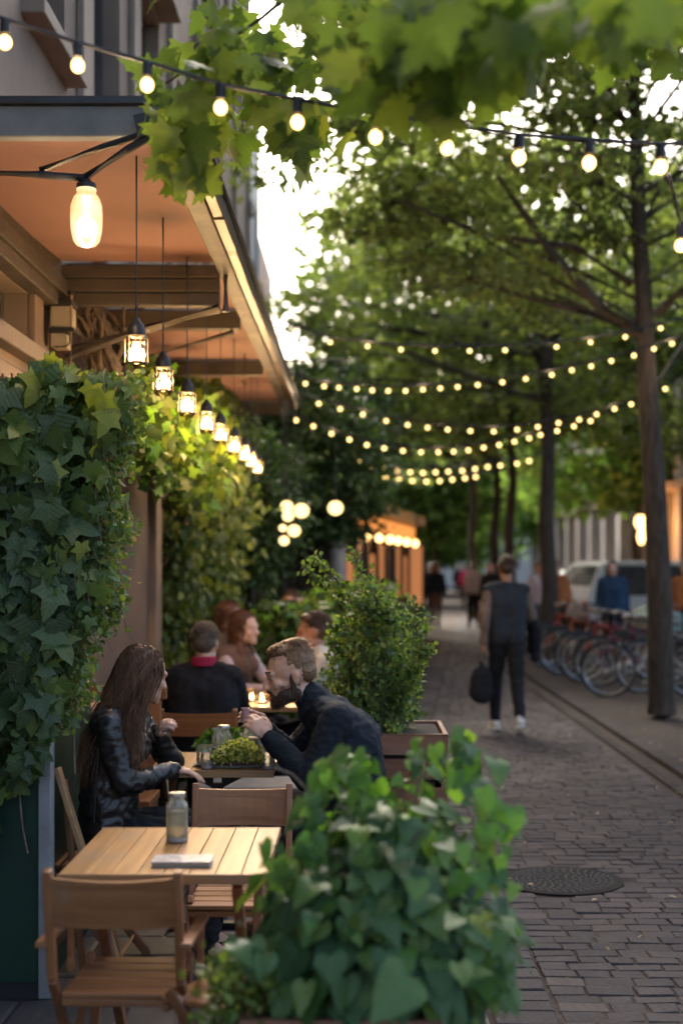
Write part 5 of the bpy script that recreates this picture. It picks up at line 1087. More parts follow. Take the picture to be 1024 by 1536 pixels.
    for (px,py,D,s,n_) in ((700,1125,3.5,.05,12),(690,1150,3.5,.05,12),(738,1235,3.2,.045,6),(758,1240,3.2,.05,3),(715,1190,3.3,.045,12),(640,1130,3.5,.05,10),(520,1165,3.5,.05,14),(470,1205,3.4,.05,10),(420,1285,3.25,.05,10),(412,1262,3.3,.045,4),(372,1410,3.15,.05,12),(715,1300,3.2,.045,14),(730,1400,3.1,.045,16),(735,1470,3.1,.045,20),(540,1140,3.5,.05,12)):
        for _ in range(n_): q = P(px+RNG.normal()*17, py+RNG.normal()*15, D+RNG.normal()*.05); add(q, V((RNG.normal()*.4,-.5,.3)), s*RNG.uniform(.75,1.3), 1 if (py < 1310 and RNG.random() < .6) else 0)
    for (px,py,s) in ((612,1490,.10),(400,1460,.06),(495,1460,.06),(690,1470,.06),(625,1345,.055),(470,1395,.05)): q = P(px,py-25,2.98); add(q, V((0,-1,.0)), s, 0)
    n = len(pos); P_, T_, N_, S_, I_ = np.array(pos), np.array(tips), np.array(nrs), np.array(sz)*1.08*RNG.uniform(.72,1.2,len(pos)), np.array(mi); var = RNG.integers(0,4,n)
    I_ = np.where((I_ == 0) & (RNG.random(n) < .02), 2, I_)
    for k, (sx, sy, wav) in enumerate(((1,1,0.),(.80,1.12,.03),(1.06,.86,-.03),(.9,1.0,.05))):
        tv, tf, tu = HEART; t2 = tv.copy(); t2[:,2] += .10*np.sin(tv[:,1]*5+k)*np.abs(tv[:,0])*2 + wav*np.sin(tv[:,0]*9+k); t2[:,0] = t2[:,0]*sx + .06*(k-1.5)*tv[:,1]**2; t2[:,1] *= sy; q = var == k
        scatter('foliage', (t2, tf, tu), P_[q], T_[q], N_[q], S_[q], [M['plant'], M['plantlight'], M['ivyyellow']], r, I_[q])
    w = MB()
    for k in range(46):
        a = random.uniform(0,2*PI); e = V((c.x+math.cos(a)*rad.x*random.uniform(.2,.95), c.y+math.sin(a)*rad.y*random.uniform(.2,.95), c.z+random.uniform(-.1,.38)))
        w.tube(bez([V((c.x+random.uniform(-.15,.15),c.y+random.uniform(-.1,.1),.6)), V(((c.x+e.x)/2,(c.y+e.y)/2,e.z)), e],7), .0032, 5)
    w.build('stems', M['bark2'], r, True)
    r = root('wooden_planter', (-.03,3.4,0), 'nearest reddish wooden planter box at the bottom of the view', 'planter'); w = MB()
    for z0 in (.32,.42,.52): w.bb(-.27,.205,3.12,3.145,z0-.2+.003,z0-.1-.003+.0) 
    w.bb(-.27,.205,3.115,3.142,.425,.612); w.bb(-.27,.205,3.655,3.68,.12,.612); w.bb(-.27,-.245,3.143,3.654,.12,.611); w.bb(.18,.205,3.143,3.654,.12,.611); w.build('box', M['crate'], r, bevel=.004); w = MB(); w.bb(-.244,.179,3.146,3.652,.15,.585); w.build('soil', M['soil'], r)
    for x in (-.26,.195):
        for y in (3.13,3.665): w = MB(); w.bb(x-.02,x+.02,y-.02,y+.02,0,.119); w.build('foot', M['crate'], r)
    # small yellow bush low beside the planter
    r = root('low_bush', (-.32,3.25,.0), 'small yellow green bush squeezed between the near chair and the planter', 'bush'); n = 1500
    pos = np.stack([-.285+RNG.normal(size=n)*.045, 3.22+RNG.normal(size=n)*.07, .12+RNG.random(n)**.9*.62],1); scatter('foliage', OVAL, pos, rdir(n,.3), rdir(n,.6), RNG.uniform(.018,.035,n), [M['bush'], M['hedera']], r, (RNG.random(n) < .5).astype(int))
    w = MB()
    for k in range(10): w.tube([(-.285,3.22,0),(-.285+random.uniform(-.05,.05),3.22+random.uniform(-.06,.06),.65)], .004, 5)
    w.build('stems', M['bark2'], r, True)
    # tall feathery bush in a slatted planter
    cx, cy = .145, 6.95; r = root('tall_bush', (cx,cy,.6), 'tall feathery light green bush rising behind the bearded man', 'bush'); w = MB(); pos = []; 
    for k in range(74):
        a = random.uniform(0,2*PI); h = random.uniform(.45,1.10)*random.uniform(.8,1.); sp = random.uniform(.03,.25)*(1.15-.6*(h-.4)); e = V((cx-.05+math.cos(a)*sp, cy+math.sin(a)*sp*.8, .62+h)); s0 = V((cx+random.uniform(-.08,.08), cy+random.uniform(-.08,.08), .6)); mid = V(((s0.x+e.x)/2+math.cos(a)*.09,(s0.y+e.y)/2+math.sin(a)*.06,.6+h*.55))
        pts = bez([s0, mid, e], 10); w.tube(pts, [.004-.0003*i for i in range(10)], 4)
        for i in range(80): t = random.random()**.6*9; j0 = min(8,int(t)); q = pts[j0].lerp(pts[j0+1], t-j0); pos.append((q.x+random.gauss(0,.019), q.y+random.gauss(0,.019), q.z+random.gauss(0,.014)))
    for px,py in ((452,850),(640,925),(645,965),(602,1150),(590,1175),(470,835),(520,818)):
        e = P(px,py,6.75); s0 = V((cx+.05,cy-.1,.95 if py > 900 else 1.35)); 
        if py > 1100: pts = bez([V((.17,6.72,.86)), V((.2,6.65,.8)), e], 10)
        else: pts = bez([s0, s0.lerp(e,.5)+V((0,0,-.05)), e], 10)
        w.tube(pts, .003, 4)
        for i in range(240): t = random.random()*9; j0 = min(8,int(t)); q = pts[j0].lerp(pts[j0+1], t-j0); pos.append((q.x+random.gauss(0,.016), q.y+random.gauss(0,.02), q.z+random.gauss(0,.014)))
    w.build('stems', M['bark2'], r, True); n = len(pos); scatter('foliage', OVAL, np.array(pos), rdir(n,.25), rdir(n,.7), RNG.uniform(.018,.042,n), [M['bush'], M['shrub'], M['plantlight']], r, RNG.choice(3,n,p=[.6,.25,.15]))
    r = root('slatted_planter', (.2,6.9,0), 'slatted brown wooden planter box holding the tall feathery bush', 'planter'); w = MB()
    for z0 in (.06,.20,.34,.48,.62,.74): w.bb(-.08,.42,6.60,6.622,z0,z0+.10); w.bb(.42,.442,6.60,7.2,z0,z0+.10); w.bb(-.08,.42,7.18,7.2,z0,z0+.10); w.bb(-.102,-.08,6.60,7.2,z0,z0+.10)
    w.build('slats', M['crate'], r, bevel=.003); w = MB(); w.bb(-.07,.41,6.63,7.17,.06,.825); w.build('soil', M['soil'], r)
    for x in (-.06,.40): w = MB(); w.bb(x-.02,x+.02,6.63,6.67,0,.83); w.build('post', M['lightwood'], r)
    # shrubs in planters down the edge of the path
    spec = [(8.6,.36,.80,1.02,'dark rounded shrub in a planter right behind the slatted planter box'), (10.6,.46,.75,.98,'second dark shrub down the path edge'), (12.8,.50,.8,1.0,'third dark shrub down the path edge'), (15.6,.58,.85,1.05,'fourth shrub down the path edge, where the path narrows'), (19,.86,.9,1.05,'fifth shrub down the path edge'), (23,1.15,.9,1.0,'farthest shrub down the path edge before the pavilion')]
    for i, (y, x, w2, h, lb) in enumerate(spec):
        r = root('shrub', (x-.3,y,0), lb, 'shrub', 'shrubs in planters down the edge of the path'); w = MB(); w.bb(x-.62,x-.02,y-.35,y+.35,0,.42); w.build('planter', M['crate'], r, bevel=.01); n = 2600
        d = unit(RNG.normal(size=(n,3))); rr = RNG.random(n)**.35; pos = np.stack([x-.30+d[:,0]*rr*w2*.45, y+d[:,1]*rr*.5, .42+ (d[:,2]*.5+.5)*rr*(h-.42)*1.15],1); scatter('foliage', OVAL, pos, rdir(n,.2), rdir(n,.6), RNG.uniform(.03,.06,n), [M['shrub'], M['ivydark']], r, (RNG.random(n) < .4).astype(int))
    # leafy terrace plants between the guests
    for i, (x, y, h, rr, lb) in enumerate(((-.55,11.2,1.35,.28,'light green leafy plant among the seated guests'), (-.15,12.0,1.45,.3,'leafy plant to the right of the far guests'), (-1.25,8.9,1.0,.16,'small leafy plant against the brown wall by the black jacketed man'), (-.72,7.7,.72,.12,'small green pot plant in front of the broad backed chair'), (.02,14.5,1.5,.35,'dense shrub in front of the pavilion end of the terrace'))):
        r = root('leafy_plant', (x,y,0), lb, 'plant', 'potted plants on the terrace'); w = MB(); w.lathe([(0,0),(rr*.45,0),(rr*.62,.3),(rr*.56,.3),(0,.28)], (x,y,0), 18); w.build('pot', M['black'], r, True); n = 1400
        pos = np.stack([x+RNG.normal(size=n)*rr*.5, y+RNG.normal(size=n)*rr*.5, .25+RNG.random(n)**.7*(h-.25)],1); scatter('foliage', IVYL, pos, RNG.normal(size=(n,3))*.5-np.array([0,0,.5]), rdir(n,.8), RNG.uniform(.04,.09,n), [M['hedera'], M['plantlight']], r, (RNG.random(n) < .4).astype(int))
        w = MB(); [w.tube([(x,y,.25),(x+random.gauss(0,rr*.4),y+random.gauss(0,rr*.4),h*.85)], .006, 4) for _ in range(8)]; w.build('stems', M['bark2'], r, True)
# ------------------------------------------------------------------ street things
def bike_proto():
    r = root('bicycle', (0,0,0), 'x', 'bicycle', 'bicycles parked side by side by the kerb')
    tyre = plain('tyre_rubber', (.018,.018,.018), .75); rim = plain('rim_alloy', (.4,.4,.4), .35, .8)
    for x in (0, 1.06):
        w = MB(); R_ = .335; pts = [(x+R_*math.cos(a), 0, R_+.0+R_*math.sin(a)) for a in np.linspace(0,2*PI,37)]; w.tube(pts, .019, 8, False); wh = w.build('wheel', tyre, r, True)
        w = MB(); w.tube([(x+.31*math.cos(a),0,R_+.31*math.sin(a)) for a in np.linspace(0,2*PI,37)], .010, 6, False)
        for k in range(18): a = 2*PI*k/18; w.tube([(x+.02*math.cos(a+.6),.02*(-1)**k,R_+.02*math.sin(a+.6)),(x+.305*math.cos(a),0,R_+.305*math.sin(a))], .0018, 4)
        w.tube([(x,-.05,R_),(x,.05,R_)], .022, 10); w.build('rim', rim, wh, True)
        w = MB(); w.tube([(x+.365*math.cos(a),0,R_+.365*math.sin(a)) for a in np.linspace(.25*PI,.95*PI,14)], .012, 6); w.build('mudguard', M['black'], r, True)
    hd0, hd1 = V((.20,0,.86)), V((.155,0,.70)); bb = V((.60,0,.29)); st = V((.72,0,.78)); ra = V((1.06,0,.335)); fa = V((0,0,.335))
    w = MB(); w.tube([hd1, bb], .019, 8); w.tube([hd0-V((.01,0,.03)), st-V((.02,0,.09))], .016, 8); w.tube([bb, st], .016, 8)
    for s in (-.05,.05): w.tube([bb+V((0,s*.6,0)), ra+V((0,s,0))], .010, 6); w.tube([st-V((.02,0,.05)), ra+V((0,s,0))], .009, 6)
    w.tube([hd0, hd1], .022, 8); fr = w.build('frame', M['bikeframe'], r, True)
    w = MB()
    for s in (-.05,.05): w.tube([hd1, hd1+V((-.02,s,-.04)), fa+V((.03,s,.1)), fa+V((0,s,0))], .011, 6)
    w.build('fork', M['bikeframe'], r, True)
    w = MB(); w.tube([hd0, V((.21,0,.98))], .013, 8); w.tube([(.34,-.29,1.02),(.24,-.24,1.04),(.19,-.10,1.01),(.19,.10,1.01),(.24,.24,1.04),(.34,.29,1.02)], .012, 8); w.build('handlebar', rim, r, True)
    w = MB(); w.tube([(.38,-.29,1.015),(.27,-.255,1.035)], .018, 8); w.build('grip', M['black'], r, True); w = MB(); w.tube([(.38,.29,1.015),(.27,.255,1.035)], .018, 8); w.build('grip', M['black'], r, True)
    w = MB(); w.tube([st, (.745,0,.90)], .012, 8); w.build('seat_post', rim, r, True); w = MB(); w.ell((.80,0,.93), (.11,.075,.03)); w.ell((.70,0,.925), (.10,.028,.022)); w.build('saddle', M['black'], r, True)
    w = MB(); w.tube([bb+V((0,-.06,0)), bb+V((.0,.06,0))], .025, 8); w.tube([bb+V((.085*math.cos(a),.05,.085*math.sin(a))) for a in np.linspace(0,2*PI,17)], .006, 6, False); w.tube([bb+V((0,.06,0)),bb+V((-.12,.07,-.11))], .009, 6); w.tube([bb+V((0,-.06,0)),bb+V((.12,-.07,.11))], .009, 6); w.box(bb+V((-.12,.11,-.11)),(.09,.07,.02)); w.box(bb+V((.12,-.11,.11)),(.09,.07,.02)); w.build('crankset', rim, r)
    w = MB(); w.bb(.86,1.24,-.07,.07,.745,.76); w.tube([(1.06,-.06,.335),(1.10,-.06,.745)], .006, 5); w.tube([(1.06,.06,.335),(1.10,.06,.745)], .006, 5); w.build('rear_rack', M['metal'], r)
    return r
def car(name, label, loc, rz, paint, h=1.45, Ln=4.3, W=1.75, van=False):
    r = root(name, loc, label, 'car', 'cars parked beyond the bicycles', rz)
    if van: prof = [(-Ln/2,.35),(-Ln/2,.9),(-Ln/2+.15,1.15),(-Ln/2+.55,h-.06),(-Ln/2+.8,h),(Ln/2-1.5,h),(Ln/2-.75,1.15),(Ln/2-.12,.95),(Ln/2,.7),(Ln/2,.35)]
    else: prof = [(-Ln/2,.38),(-Ln/2,.80),(-Ln/2+.45,.98),(-Ln/2+1.15,h-.03),(-Ln/2+1.5,h),(Ln/2-1.75,h-.01),(Ln/2-1.05,.98),(Ln/2-.15,.82),(Ln/2,.6),(Ln/2,.35)]
    def ins(z): return 0 if z < .95 else (z-.95)*.36
    b = MB(); n = len(prof); vs = []
    for s in (-1,1):
        for x, z in prof: vs.append((x, s*(W/2-ins(z)), z))
    b.add(vs, [tuple(range(n-1,-1,-1)), tuple(range(n,2*n))] + [(i,(i+1)%n,n+(i+1)%n,n+i) for i in range(n)]); b.build('body', paint, None, bevel=.05).parent = r
    g = MB(); k = .006
    zt = h-.10; zb = 1.0; a0, a1 = (prof[2][0]+.22, prof[6][0]-.20); t0, t1 = (prof[3][0]+.08, prof[5][0]-.03)
    for s in (-1,1):
        y0 = s*(W/2-ins(zb)+k); y1 = s*(W/2-ins(zt)+k); m0 = (a0+a1)/2; 
        for u0, u1, v0, v1 in ((a0, m0-.04, t0, (t0+t1)/2-.04), (m0+.04, a1, (t0+t1)/2+.04, t1)): g.add([(u0,y0,zb),(u1,y0,zb),(v1,y1,zt),(v0,y1,zt)], [(0,1,2,3)])
    def endglass(pa, pb):
        d = V((pb[0]-pa[0],0,pb[1]-pa[1])); nrm = V((-d.z,0,d.x)).normalized(); nrm = nrm if nrm.z > 0 else -nrm
        A = V((pa[0],0,pa[1])) + d*.10 + nrm*k; B_ = V((pb[0],0,pb[1])) - d*.08 + nrm*k; wa, wb = W/2-ins(A.z)-.10, W/2-ins(B_.z)-.10
        g.add([(A.x,-wa,A.z),(A.x,wa,A.z),(B_.x,wb,B_.z),(B_.x,-wb,B_.z)], [(0,1,2,3)])
    endglass(prof[2], prof[3]); endglass(prof[6], prof[5]); o = g.build('windows', M['carglass'], None); o.parent = r
    for x in (-Ln/2+.75, Ln/2-.8):
        for s in (-1,1):
            w = MB(); rot = Matrix.Rotation(PI/2,3,'X'); w.lathe([(0,-.1),(.26,-.1),(.32,-.07),(.33,0),(.32,.07),(.26,.1),(0,.1)], (x,s*(W/2-.08),.33), 24, rot); t = w.build('wheel', M['tyre'], None, True); t.parent = r
            w = MB(); w.lathe([(0,-.105),(.2,-.105),(.2,.105),(0,.105)], (x,s*(W/2-.08),.33), 16, rot); q = w.build('hubcap', M['lid'], None, True); q.parent = t
    for s in (-1,1):
        w = MB(); w.ell((Ln/2-.04,s*(W/2-.25),.68), (.06,.17,.075)); q = w.build('headlight', M['lid'], None, True); q.parent = r
        w = MB(); w.ell((-Ln/2+.02,s*(W/2-.2),.80), (.05,.13,.09)); q = w.build('tail_light', M['redlamp'], None, True); q.parent = r
    w = MB(); w.bb(Ln/2-.02,Ln/2+.04,-W/2+.1,W/2-.1,.36,.50); w.bb(-Ln/2-.04,-Ln/2+.02,-W/2+.1,W/2-.1,.36,.52); q = w.build('bumper', M['black'], None, bevel=.02); q.parent = r
    return r
def build_street():
    M['bikeframe'] = plain('bike_paint_black', (.03,.03,.035), .35); fr = [plain('bike_paint_red', (.42,.03,.03), .35), M['bikeframe'], plain('bike_paint_maroon', (.22,.03,.06), .35), plain('bike_paint_orange', (.55,.13,.03), .4), plain('bike_paint_white', (.5,.5,.5), .4)]
    pr = bike_proto(); ys = [(17.4,3.20,1,'nearest bicycle with its dark front wheel out towards the path'), (17.9,3.72,4,'pale framed bicycle half behind the nearest trunk'), (18.9,3.35,2,'maroon bicycle behind the nearest one'), (19.6,3.25,0,'red bicycle in the middle of the row'), (20.4,3.3,1,'black bicycle just beyond the red one'), (21.1,3.15,3,'orange bicycle in the middle of the row'), (22.0,3.25,1,'black bicycle beyond the orange one'), (22.8,3.15,0,'red bicycle near the far end of the row'), (23.4,3.3,3,'orange framed bicycle near the far end of the row'), (26,3.7,0,'red bicycle at the far end of the row behind the second trunk'), (18.4,4.9,3,'orange bicycle right of the nearest trunk'), (20.5,5.0,1,'dark bicycle parked farther back, right of the maroon one'), (22.5,4.9,2,'maroon bicycle parked farther back by the seated people')]
    for i, (y, x, c, lb) in enumerate(ys):
        o = place(pr, i, (x, y, 0), R(random.uniform(-10,10)), lb)
        for ch in o.children:
            if ch.name.startswith(('frame','fork')):
                if i == 0: ch.data.materials[0] = None; ch.material_slots[0].link = 'OBJECT'
                ch.material_slots[0].link = 'OBJECT'; ch.material_slots[0].material = fr[c]
    M['carglass'] = plain('car_glass', (.05,.06,.07), .08, bs=0, spec=.9); M['tyre'] = plain('car_tyre', (.02,.02,.02), .8); M['redlamp'] = plain('tail_lens', (.4,.02,.02), .2)
    car('parked_van', 'white van parked behind the bicycles', (6.75,32,0), R(25), plain('white_car_paint', (.62,.66,.68), .2, bs=0, var=.03), 1.78, 4.4, 1.8, True)
    car('parked_car', 'silver green car parked nearest, right of the trunk', (7.15,24.5,0), R(12), plain('silver_green_paint', (.28,.36,.34), .22, .3, bs=0, var=.03), 1.46)
    car('parked_car', 'pale blue car beyond the white van', (7.0,40,0), R(60), plain('pale_blue_paint', (.45,.55,.6), .2, bs=0, var=.03), 1.6)
    car('parked_car', 'white car behind the silver green one at the right edge', (9.0,29.5,0), R(80), plain('white_car_paint_b', (.6,.6,.6), .2, bs=0, var=.03), 1.5)
    # glowing street lamp on the stone building
    r = root('wall_lamp', (8.9,43,2.9), 'glowing orange lamp on the stone building at the right', 'lamp'); c = P(961,790,42.5)
    w = MB(); w.ell(c+V((0,0,.15)), (.2,.2,.24)); w.ell(c+V((0,0,-.3)), (.11,.11,.26)); w.build('globe', M['sconce'], r, True); w = MB(); w.tube([(9.62,42.5,c.z-.1),(c.x+.15,42.5,c.z)], .03, 6); w.tube([(c.x,42.5,0),(c.x,42.5,c.z-.55)], .05, 8); w.lathe([(0,.42),(.12,.4),(.24,.34),(0,.34)], c, 14); w.build('post', M['metal'], r, True); lamp('light', c-V(r.location)+V((.0,-.3,0)), 60, r, .2, (1.,.42,.13))
    # cafe pavilion, front running away to the right
    A = V((-.20,23.5,0)); B = V((1.30,33.5,0)); d = (B-A); Ln = d.length; f = d.normalized(); nr = V((f.y,-f.x,0))   # nr looks to the path
    r = root('cafe_pavilion', A, 'low cafe pavilion glowing orange under a slanting dark roof', 'building')
    def q(a, n_, z): return A + f*a + nr*n_ + V((0,0,z))
    def box(mb, a0, a1, n0, n1, z0, z1): vs = [q(a,n_,z) for z in (z0,z1) for n_ in (n0,n1) for a in (a0,a1)]; mb.add(vs, [(0,2,3,1),(4,5,7,6),(0,1,5,4),(2,6,7,3),(0,4,6,2),(1,3,7,5)])
    w = MB(); box(w, 0, Ln, -2.0, -.12, 0, .95); box(w, 0, Ln, -2.0, -1.9, .95, 2.5); box(w, -.1, 0, -2, 0, 0, 2.5); box(w, Ln, Ln+.1, -2, 0, 0, 2.5); w.build('wall', plain('brown_kiosk_wall', (.07,.04,.03), .7), r)
    w = MB(); box(w, -.35, Ln+.3, -2.1, .35, 2.64, 2.86); w.build('roof', M['black'], r)
    w = MB(); box(w, -.1, Ln, .06, .12, 2.28, 2.60); w.build('lit_fascia', M['cafeglow'], r)
    for k in range(7):
        a = k*Ln/7; w = MB(); box(w, a+.02, a+.14, -.12, 0, .95, 2.28); w.build('window_post', M['black'], r)
        w = MB(); box(w, a+.15, a+Ln/7-.0, -.10, -.08, .96, 2.12 if k % 2 else 1.9); w.build('window', M['winglow' if k not in (1,4) else 'glassdark'], r)
    for k, a in enumerate((-.1, 1.0, 2.6, 4.2, 5.6, 7.2, 9.0)):
        w = MB(); w.ell(q(a,.25,2.2), (.075,.075,.08)); w.build('lamp_globe', M['sconce'], r, True)
    lamp('light', q(2.5,.8,2.2)-A, 2.6, r, .2, (1.,.4,.14)); lamp('light', q(6.5,.8,2.2)-A, 2.6, r, .2, (1.,.4,.14))
    r = root('lit_doorway', (1.75,36,0), 'bright orange lit doorway panel just right of the pavilion', 'lit panel'); w = MB(); w.bb(1.35,1.72,36,36.1,.6,2.2); w.build('panel', M['winglow'], r); w = MB(); w.bb(1.3,1.349,35.98,36.12,0,2.3); w.bb(1.721,1.80,35.98,36.12,0,2.3); w.bb(1.349,1.721,35.98,36.12,2.201,2.3); w.bb(1.349,1.721,35.98,36.12,0,.599); w.build('frame', M['black'], r)
    r = root('pillar', P(507,760,26), 'pale grey round pillar above the left end of the pavilion', 'pillar'); w = MB(); c = P(507,760,22.9); w.lathe([(0,0),(.13,0),(.12,3.4),(.0,3.4)], (c.x,c.y,0), 16); w.build('shaft', plain('pale_concrete', (.4,.37,.36), .7), r, True); w = MB(); w.lathe([(0,3.4),(.17,3.4),(.17,3.5),(0,3.5)], (c.x,c.y,0), 16); w.build('capital', plain('pale_concrete_cap', (.42,.4,.38), .7), r, True)
    # cluster of globe lamps at the end of the terrace
    r = root('globe_lamps', P(435,780,19.5), 'loose cluster of glowing globe lamps against the dark foliage left of the pavilion', 'lamp cluster')
    for px, py, s in ((430,760,.10),(452,766,.12),(432,774,.09),(441,796,.10),(426,811,.08),(424,792,.06),(503,762,.12)):
        w = MB(); c = P(px,py,13.1); w.ell(c, (s*.62,s*.62,s*.58), None, 14, 8); b = w.build('globe', M['bulb2'], r, True)
    w = MB(); c = P(438,700,13.1)
    for px, py in ((430,760),(452,766),(432,774),(441,796),(426,811),(424,792),(503,762)): w.tube([P(px,py-4,13.1), P(px,540,13.1)], .006, 4)
    w.tube([P(395,540,13.1), P(520,540,13.1)], .015, 6); w.build('cords', M['black'], r, True); lamp('light', P(440,780,12.8)-V(r.location), 4, r, .15)

def build_crowd():
    W = V((0,0,1))
    # walker seen from behind
    J = joints((1.50,13.7,0), R(93), False, .30, None, 1.0);  J['elR'] += V((.03,.02,.02)); J['wrR'] = J['elR'] + V((-.02,.16,-.10)); J['hdR'] = V((-.3,.9,0))
    sc = 1.03
    person('man walking away in a dark slate vest and black trousers with a black bag', 'person', J, .010, 1.0, M['skin2'], M['cl_vest'], M['cl_black'], M['whitesole'], M['hair_dark'], 'short', vest=M['cl_tan'], wrinkle=.008, soles=M['whitesole'], bulk=1.08, curl=.9)
    wl = J['wrL']; r = root('bag', (wl.x,wl.y,.3), 'soft black bag hanging from the walking man\'s left hand', 'bag'); b = MB(); c = V((wl.x-.02,wl.y,.50)); b.ell(c, (.115,.06,.17)); b.ell(c-V((0,0,.1)), (.125,.065,.12)); b.cap2(c+V((0,0,.1)), .05, c+V((0,0,.2)), .02); me = fuse(b,.012,4,.008,12); shift_mesh(me,-V(r.location)); addmesh('body', me, M['cl_black'], r)
    b = MB(); b.tube([c+V((-.05,0,.17)), c+V((-.02,0,.29)), c+V((.02,0,.30)), c+V((.05,0,.17))], .007, 6); b.build('handle', M['black'], r, True)
    r = root('carried_jacket', (J['elR'].x,J['elR'].y,.9), 'black jacket draped over the walking man\'s right forearm', 'jacket'); b = MB(); c = J['elR'].lerp(J['wrR'],.5)+V((.035,0,-.04)); b.cap2(c+V((0,-.05,.03)),.055,c+V((0,.09,-.03)),.055); b.cap2(c+V((.02,-.02,-.02)),.06,c+V((.03,.02,-.34)),.045); b.cap2(c+V((-.01,.05,-.03)),.05,c+V((.0,.08,-.27)),.04); me = fuse(b,.012,3,.014,10); shift_mesh(me,-V(r.location)); addmesh('cloth', me, M['cl_black'], r)
    # seated guests on the terrace: all bodies rest on chairs
    person('man in a black jacket with a crimson scarf seen from behind at the rear table', 'person', joints((-.93,8.22,0), R(88), True, .02, None, .945), .011, 1.0, M['skinp'], M['cl_black'], M['cl_black'], None, M['hair_grey'], 'short', bulk=1.15)
    r = root('scarf', (-.93,8.3,1.2), 'crimson scarf round the neck of the man in the black jacket', 'scarf'); w = MB(); w.lathe([(.060,-.02),(.080,-.01),(.078,.035),(.062,.045),(.056,.01)], (-.928,8.30,1.062), 24); w.build('fabric', M['cl_red'], r, True)
    person('dark haired man in a cream shirt facing left at the rear table', 'person', joints((-.13,9.35,0), R(182), True, .05, None, .97), .011, 1.03, M['skin2'], M['cl_white'], M['cl_black'], None, M['hair_dark'], 'short')
    person('woman with long auburn hair in a black top across the rear table', 'person', joints((-.97,10.0,0), R(-25), True, .05, None, .97), .011, 1.03, M['skinp'], M['cl_brown'], M['cl_black'], None, M['hair_red'], 'long', female=True, vest=M['cl_pink'])
    person('person with curly reddish hair facing right behind the auburn haired woman', 'person', joints((-1.15,11.3,0), R(-20), True, .0, None, .98), .013, 1.1, M['skin'], M['cl_brown'], M['cl_black'], None, M['hair_red'], 'bob', female=True)
    person('dark haired person in a grey shirt at the far terrace table, back turned', 'person', joints((-.75,11.95,0), R(40), True, .1, None, .98), .013, 1.1, M['skin'], M['cl_grey'], M['cl_black'], None, M['hair_dark'], 'short')
    person('person with dark bobbed hair sitting beyond the grey shirted one', 'person', joints((-.62,13.7,0), R(-110), True, .0, None, 1.02), .013, 1.1, M['skin2'], M['cl_black'], M['cl_black'], None, M['hair_dark'], 'bob')
    person('grey haired person at the far terrace table left of the cream shirted man', 'person', joints((-.42,13.2,0), R(-150), True, .0, None, .97), .013, 1.1, M['skin'], M['cl_white'], M['cl_black'], None, M['hair_grey'], 'short')
    ch = [o for o in COL.objects if o.name.startswith('folding_chair') and o.parent is None][0]
    for (x,y,a,lb) in ((-1.15,11.3,-110,'chair of the person with curly reddish hair'),(-.75,11.95,-50,'chair of the grey shirted person'),(-.62,13.72,160,'chair of the person with dark bobbed hair'),(-.42,13.22,120,'chair of the grey haired person at the far table')):
        o = copy_tree(ch); o.location = (x,y,0); o.rotation_euler = (0,0,R(a)); o['label'] = lb
    # passers-by far down the path
    far = [((2.05,35.5,0),R(80),.25,'cl_navy','cl_brown','hair_red','bob','walker in a dark top and brown trousers far down the path beside the pavilion',True,0),
        ((2.95,30,0),R(-95),.15,'cl_black','cl_grey','hair_dark','long','woman in black coming along beside the walking man',True,0),
        ((3.15,37,0),R(100),.2,'cl_pink','cl_black','hair_dark','short','person in a pale pink top behind the woman in black',True,0),
        ((2.6,48,0),R(90),.2,'cl_black','cl_black','hair_dark','short','dark clad figure far away in the middle of the path',False,0),
        ((3.3,56,0),R(-90),.2,'cl_white','cl_grey','hair_brown','short','pale shirted figure at the far end of the path',False,0),
        ((4.9,66,0),R(-90),.2,'cl_navy','cl_black','hair_dark','short','tiny dark figure at the end of the street',False,0),
        ((4.15,52,0),R(90),.2,'cl_red','cl_black','hair_dark','short','figure in dark red between the far slim trunks',False,0),
        ((3.75,25.6,0),R(-120),.05,'cl_orange','cl_black','hair_brown','short','person in an orange jacket standing behind the bicycles',False,0),
        ((3.55,26.6,0),R(-60),.05,'cl_pink','cl_grey','hair_grey','short','person in a pale pink shirt left of the orange jacket',False,0),
        ((4.15,22.2,0),R(-100),.05,'cl_blue','cl_black','hair_dark','bob','person in a blue hooded jacket standing behind the bicycles',False,0),
        ((5.6,23.3,0),R(-120),.05,'cl_orange','cl_black','hair_dark','short','person in orange right of the nearest trunk',False,0)]
    for loc, th, ln, top, bot, hr, hs_, lb, fem, _ in far:
        person(lb, 'person', joints(loc, th, False, ln), .02, 1.05, M['skin'], M[top], M[bot], None, M[hr], hs_, female=fem)
    

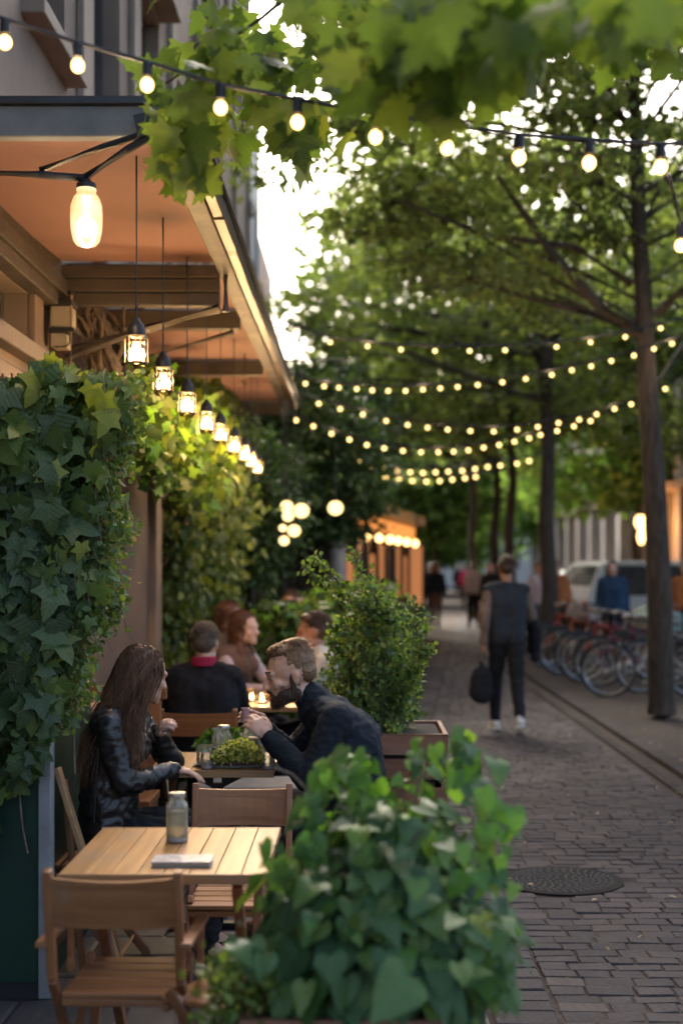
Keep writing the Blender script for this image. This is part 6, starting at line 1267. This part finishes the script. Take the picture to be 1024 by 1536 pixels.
# ------------------------------------------------------------------ world, camera
def build_world():
    w = bpy.data.worlds.new('World'); SC.world = w; w.use_nodes = True; nt = w.node_tree; bg = nt.nodes['Background']
    s = nt.nodes.new('ShaderNodeTexSky'); s.sky_type = 'NISHITA'; s.sun_disc = False; s.sun_elevation = R(SUNEL); s.sun_rotation = R(SUNROT); s.air_density = 1.; s.dust_density = 6.; s.ozone_density = 1.
    nt.links.new(s.outputs[0], bg.inputs['Color']); bg.inputs['Strength'].default_value = SKY
    l = bpy.data.lights.new('sun', 'SUN'); l.energy = SUN; l.angle = R(35); l.color = (1., .93, .84); o = bpy.data.objects.new('sun', l); COL.objects.link(o)
    # sun_rotation is measured from +Y towards +X; the lamp shines from that direction
    a = R(SUNROT); e = R(SUNEL); d = V((math.sin(a)*math.cos(e), math.cos(a)*math.cos(e), math.sin(e))); o.rotation_euler = d.to_track_quat('Z', 'Y').to_euler()
    c = bpy.data.cameras.new('camera'); co = bpy.data.objects.new('camera', c); COL.objects.link(co); co.location = (0,0,CAMZ); co.rotation_euler = (R(90),0,0)
    c.sensor_fit = 'VERTICAL'; c.sensor_height = 36.; c.sensor_width = 24.; c.lens = 36.*F/1536.; c.shift_x = -(VX-512)/1536.; c.shift_y = (VY-768)/1536.; c.clip_start = .05; c.clip_end = 1000
    c.dof.use_dof = True; c.dof.focus_distance = 5.6; c.dof.aperture_fstop = 1.5; SC.camera = co
    SC.render.engine = 'CYCLES'; cy = SC.cycles; cy.max_bounces = 6; cy.diffuse_bounces = 3; cy.glossy_bounces = 3; cy.transmission_bounces = 5; cy.transparent_max_bounces = 12; cy.caustics_reflective = False; cy.caustics_refractive = False
    cy.sample_clamp_indirect = 4.; cy.use_denoising = True; cy.use_adaptive_sampling = True; cy.adaptive_threshold = .015
    SC.view_settings.view_transform = 'Standard'; SC.view_settings.look = 'None'; SC.view_settings.gamma = 1.; SC.view_settings.exposure = EXPO
SKY = .11; SUN = 1.3; SUNROT = -12.; SUNEL = 38.; EXPO = 2.35
mats(); people_mats(); M['bulb2'] = emit('globe_glow', (1., .66, .27), .6)
build_world(); build_ground(); build_trees(); build_buildings(); build_awning(); build_lanterns(); build_strings(); build_furniture(); build_plants(); build_street(); build_crowd(); build_main_people()
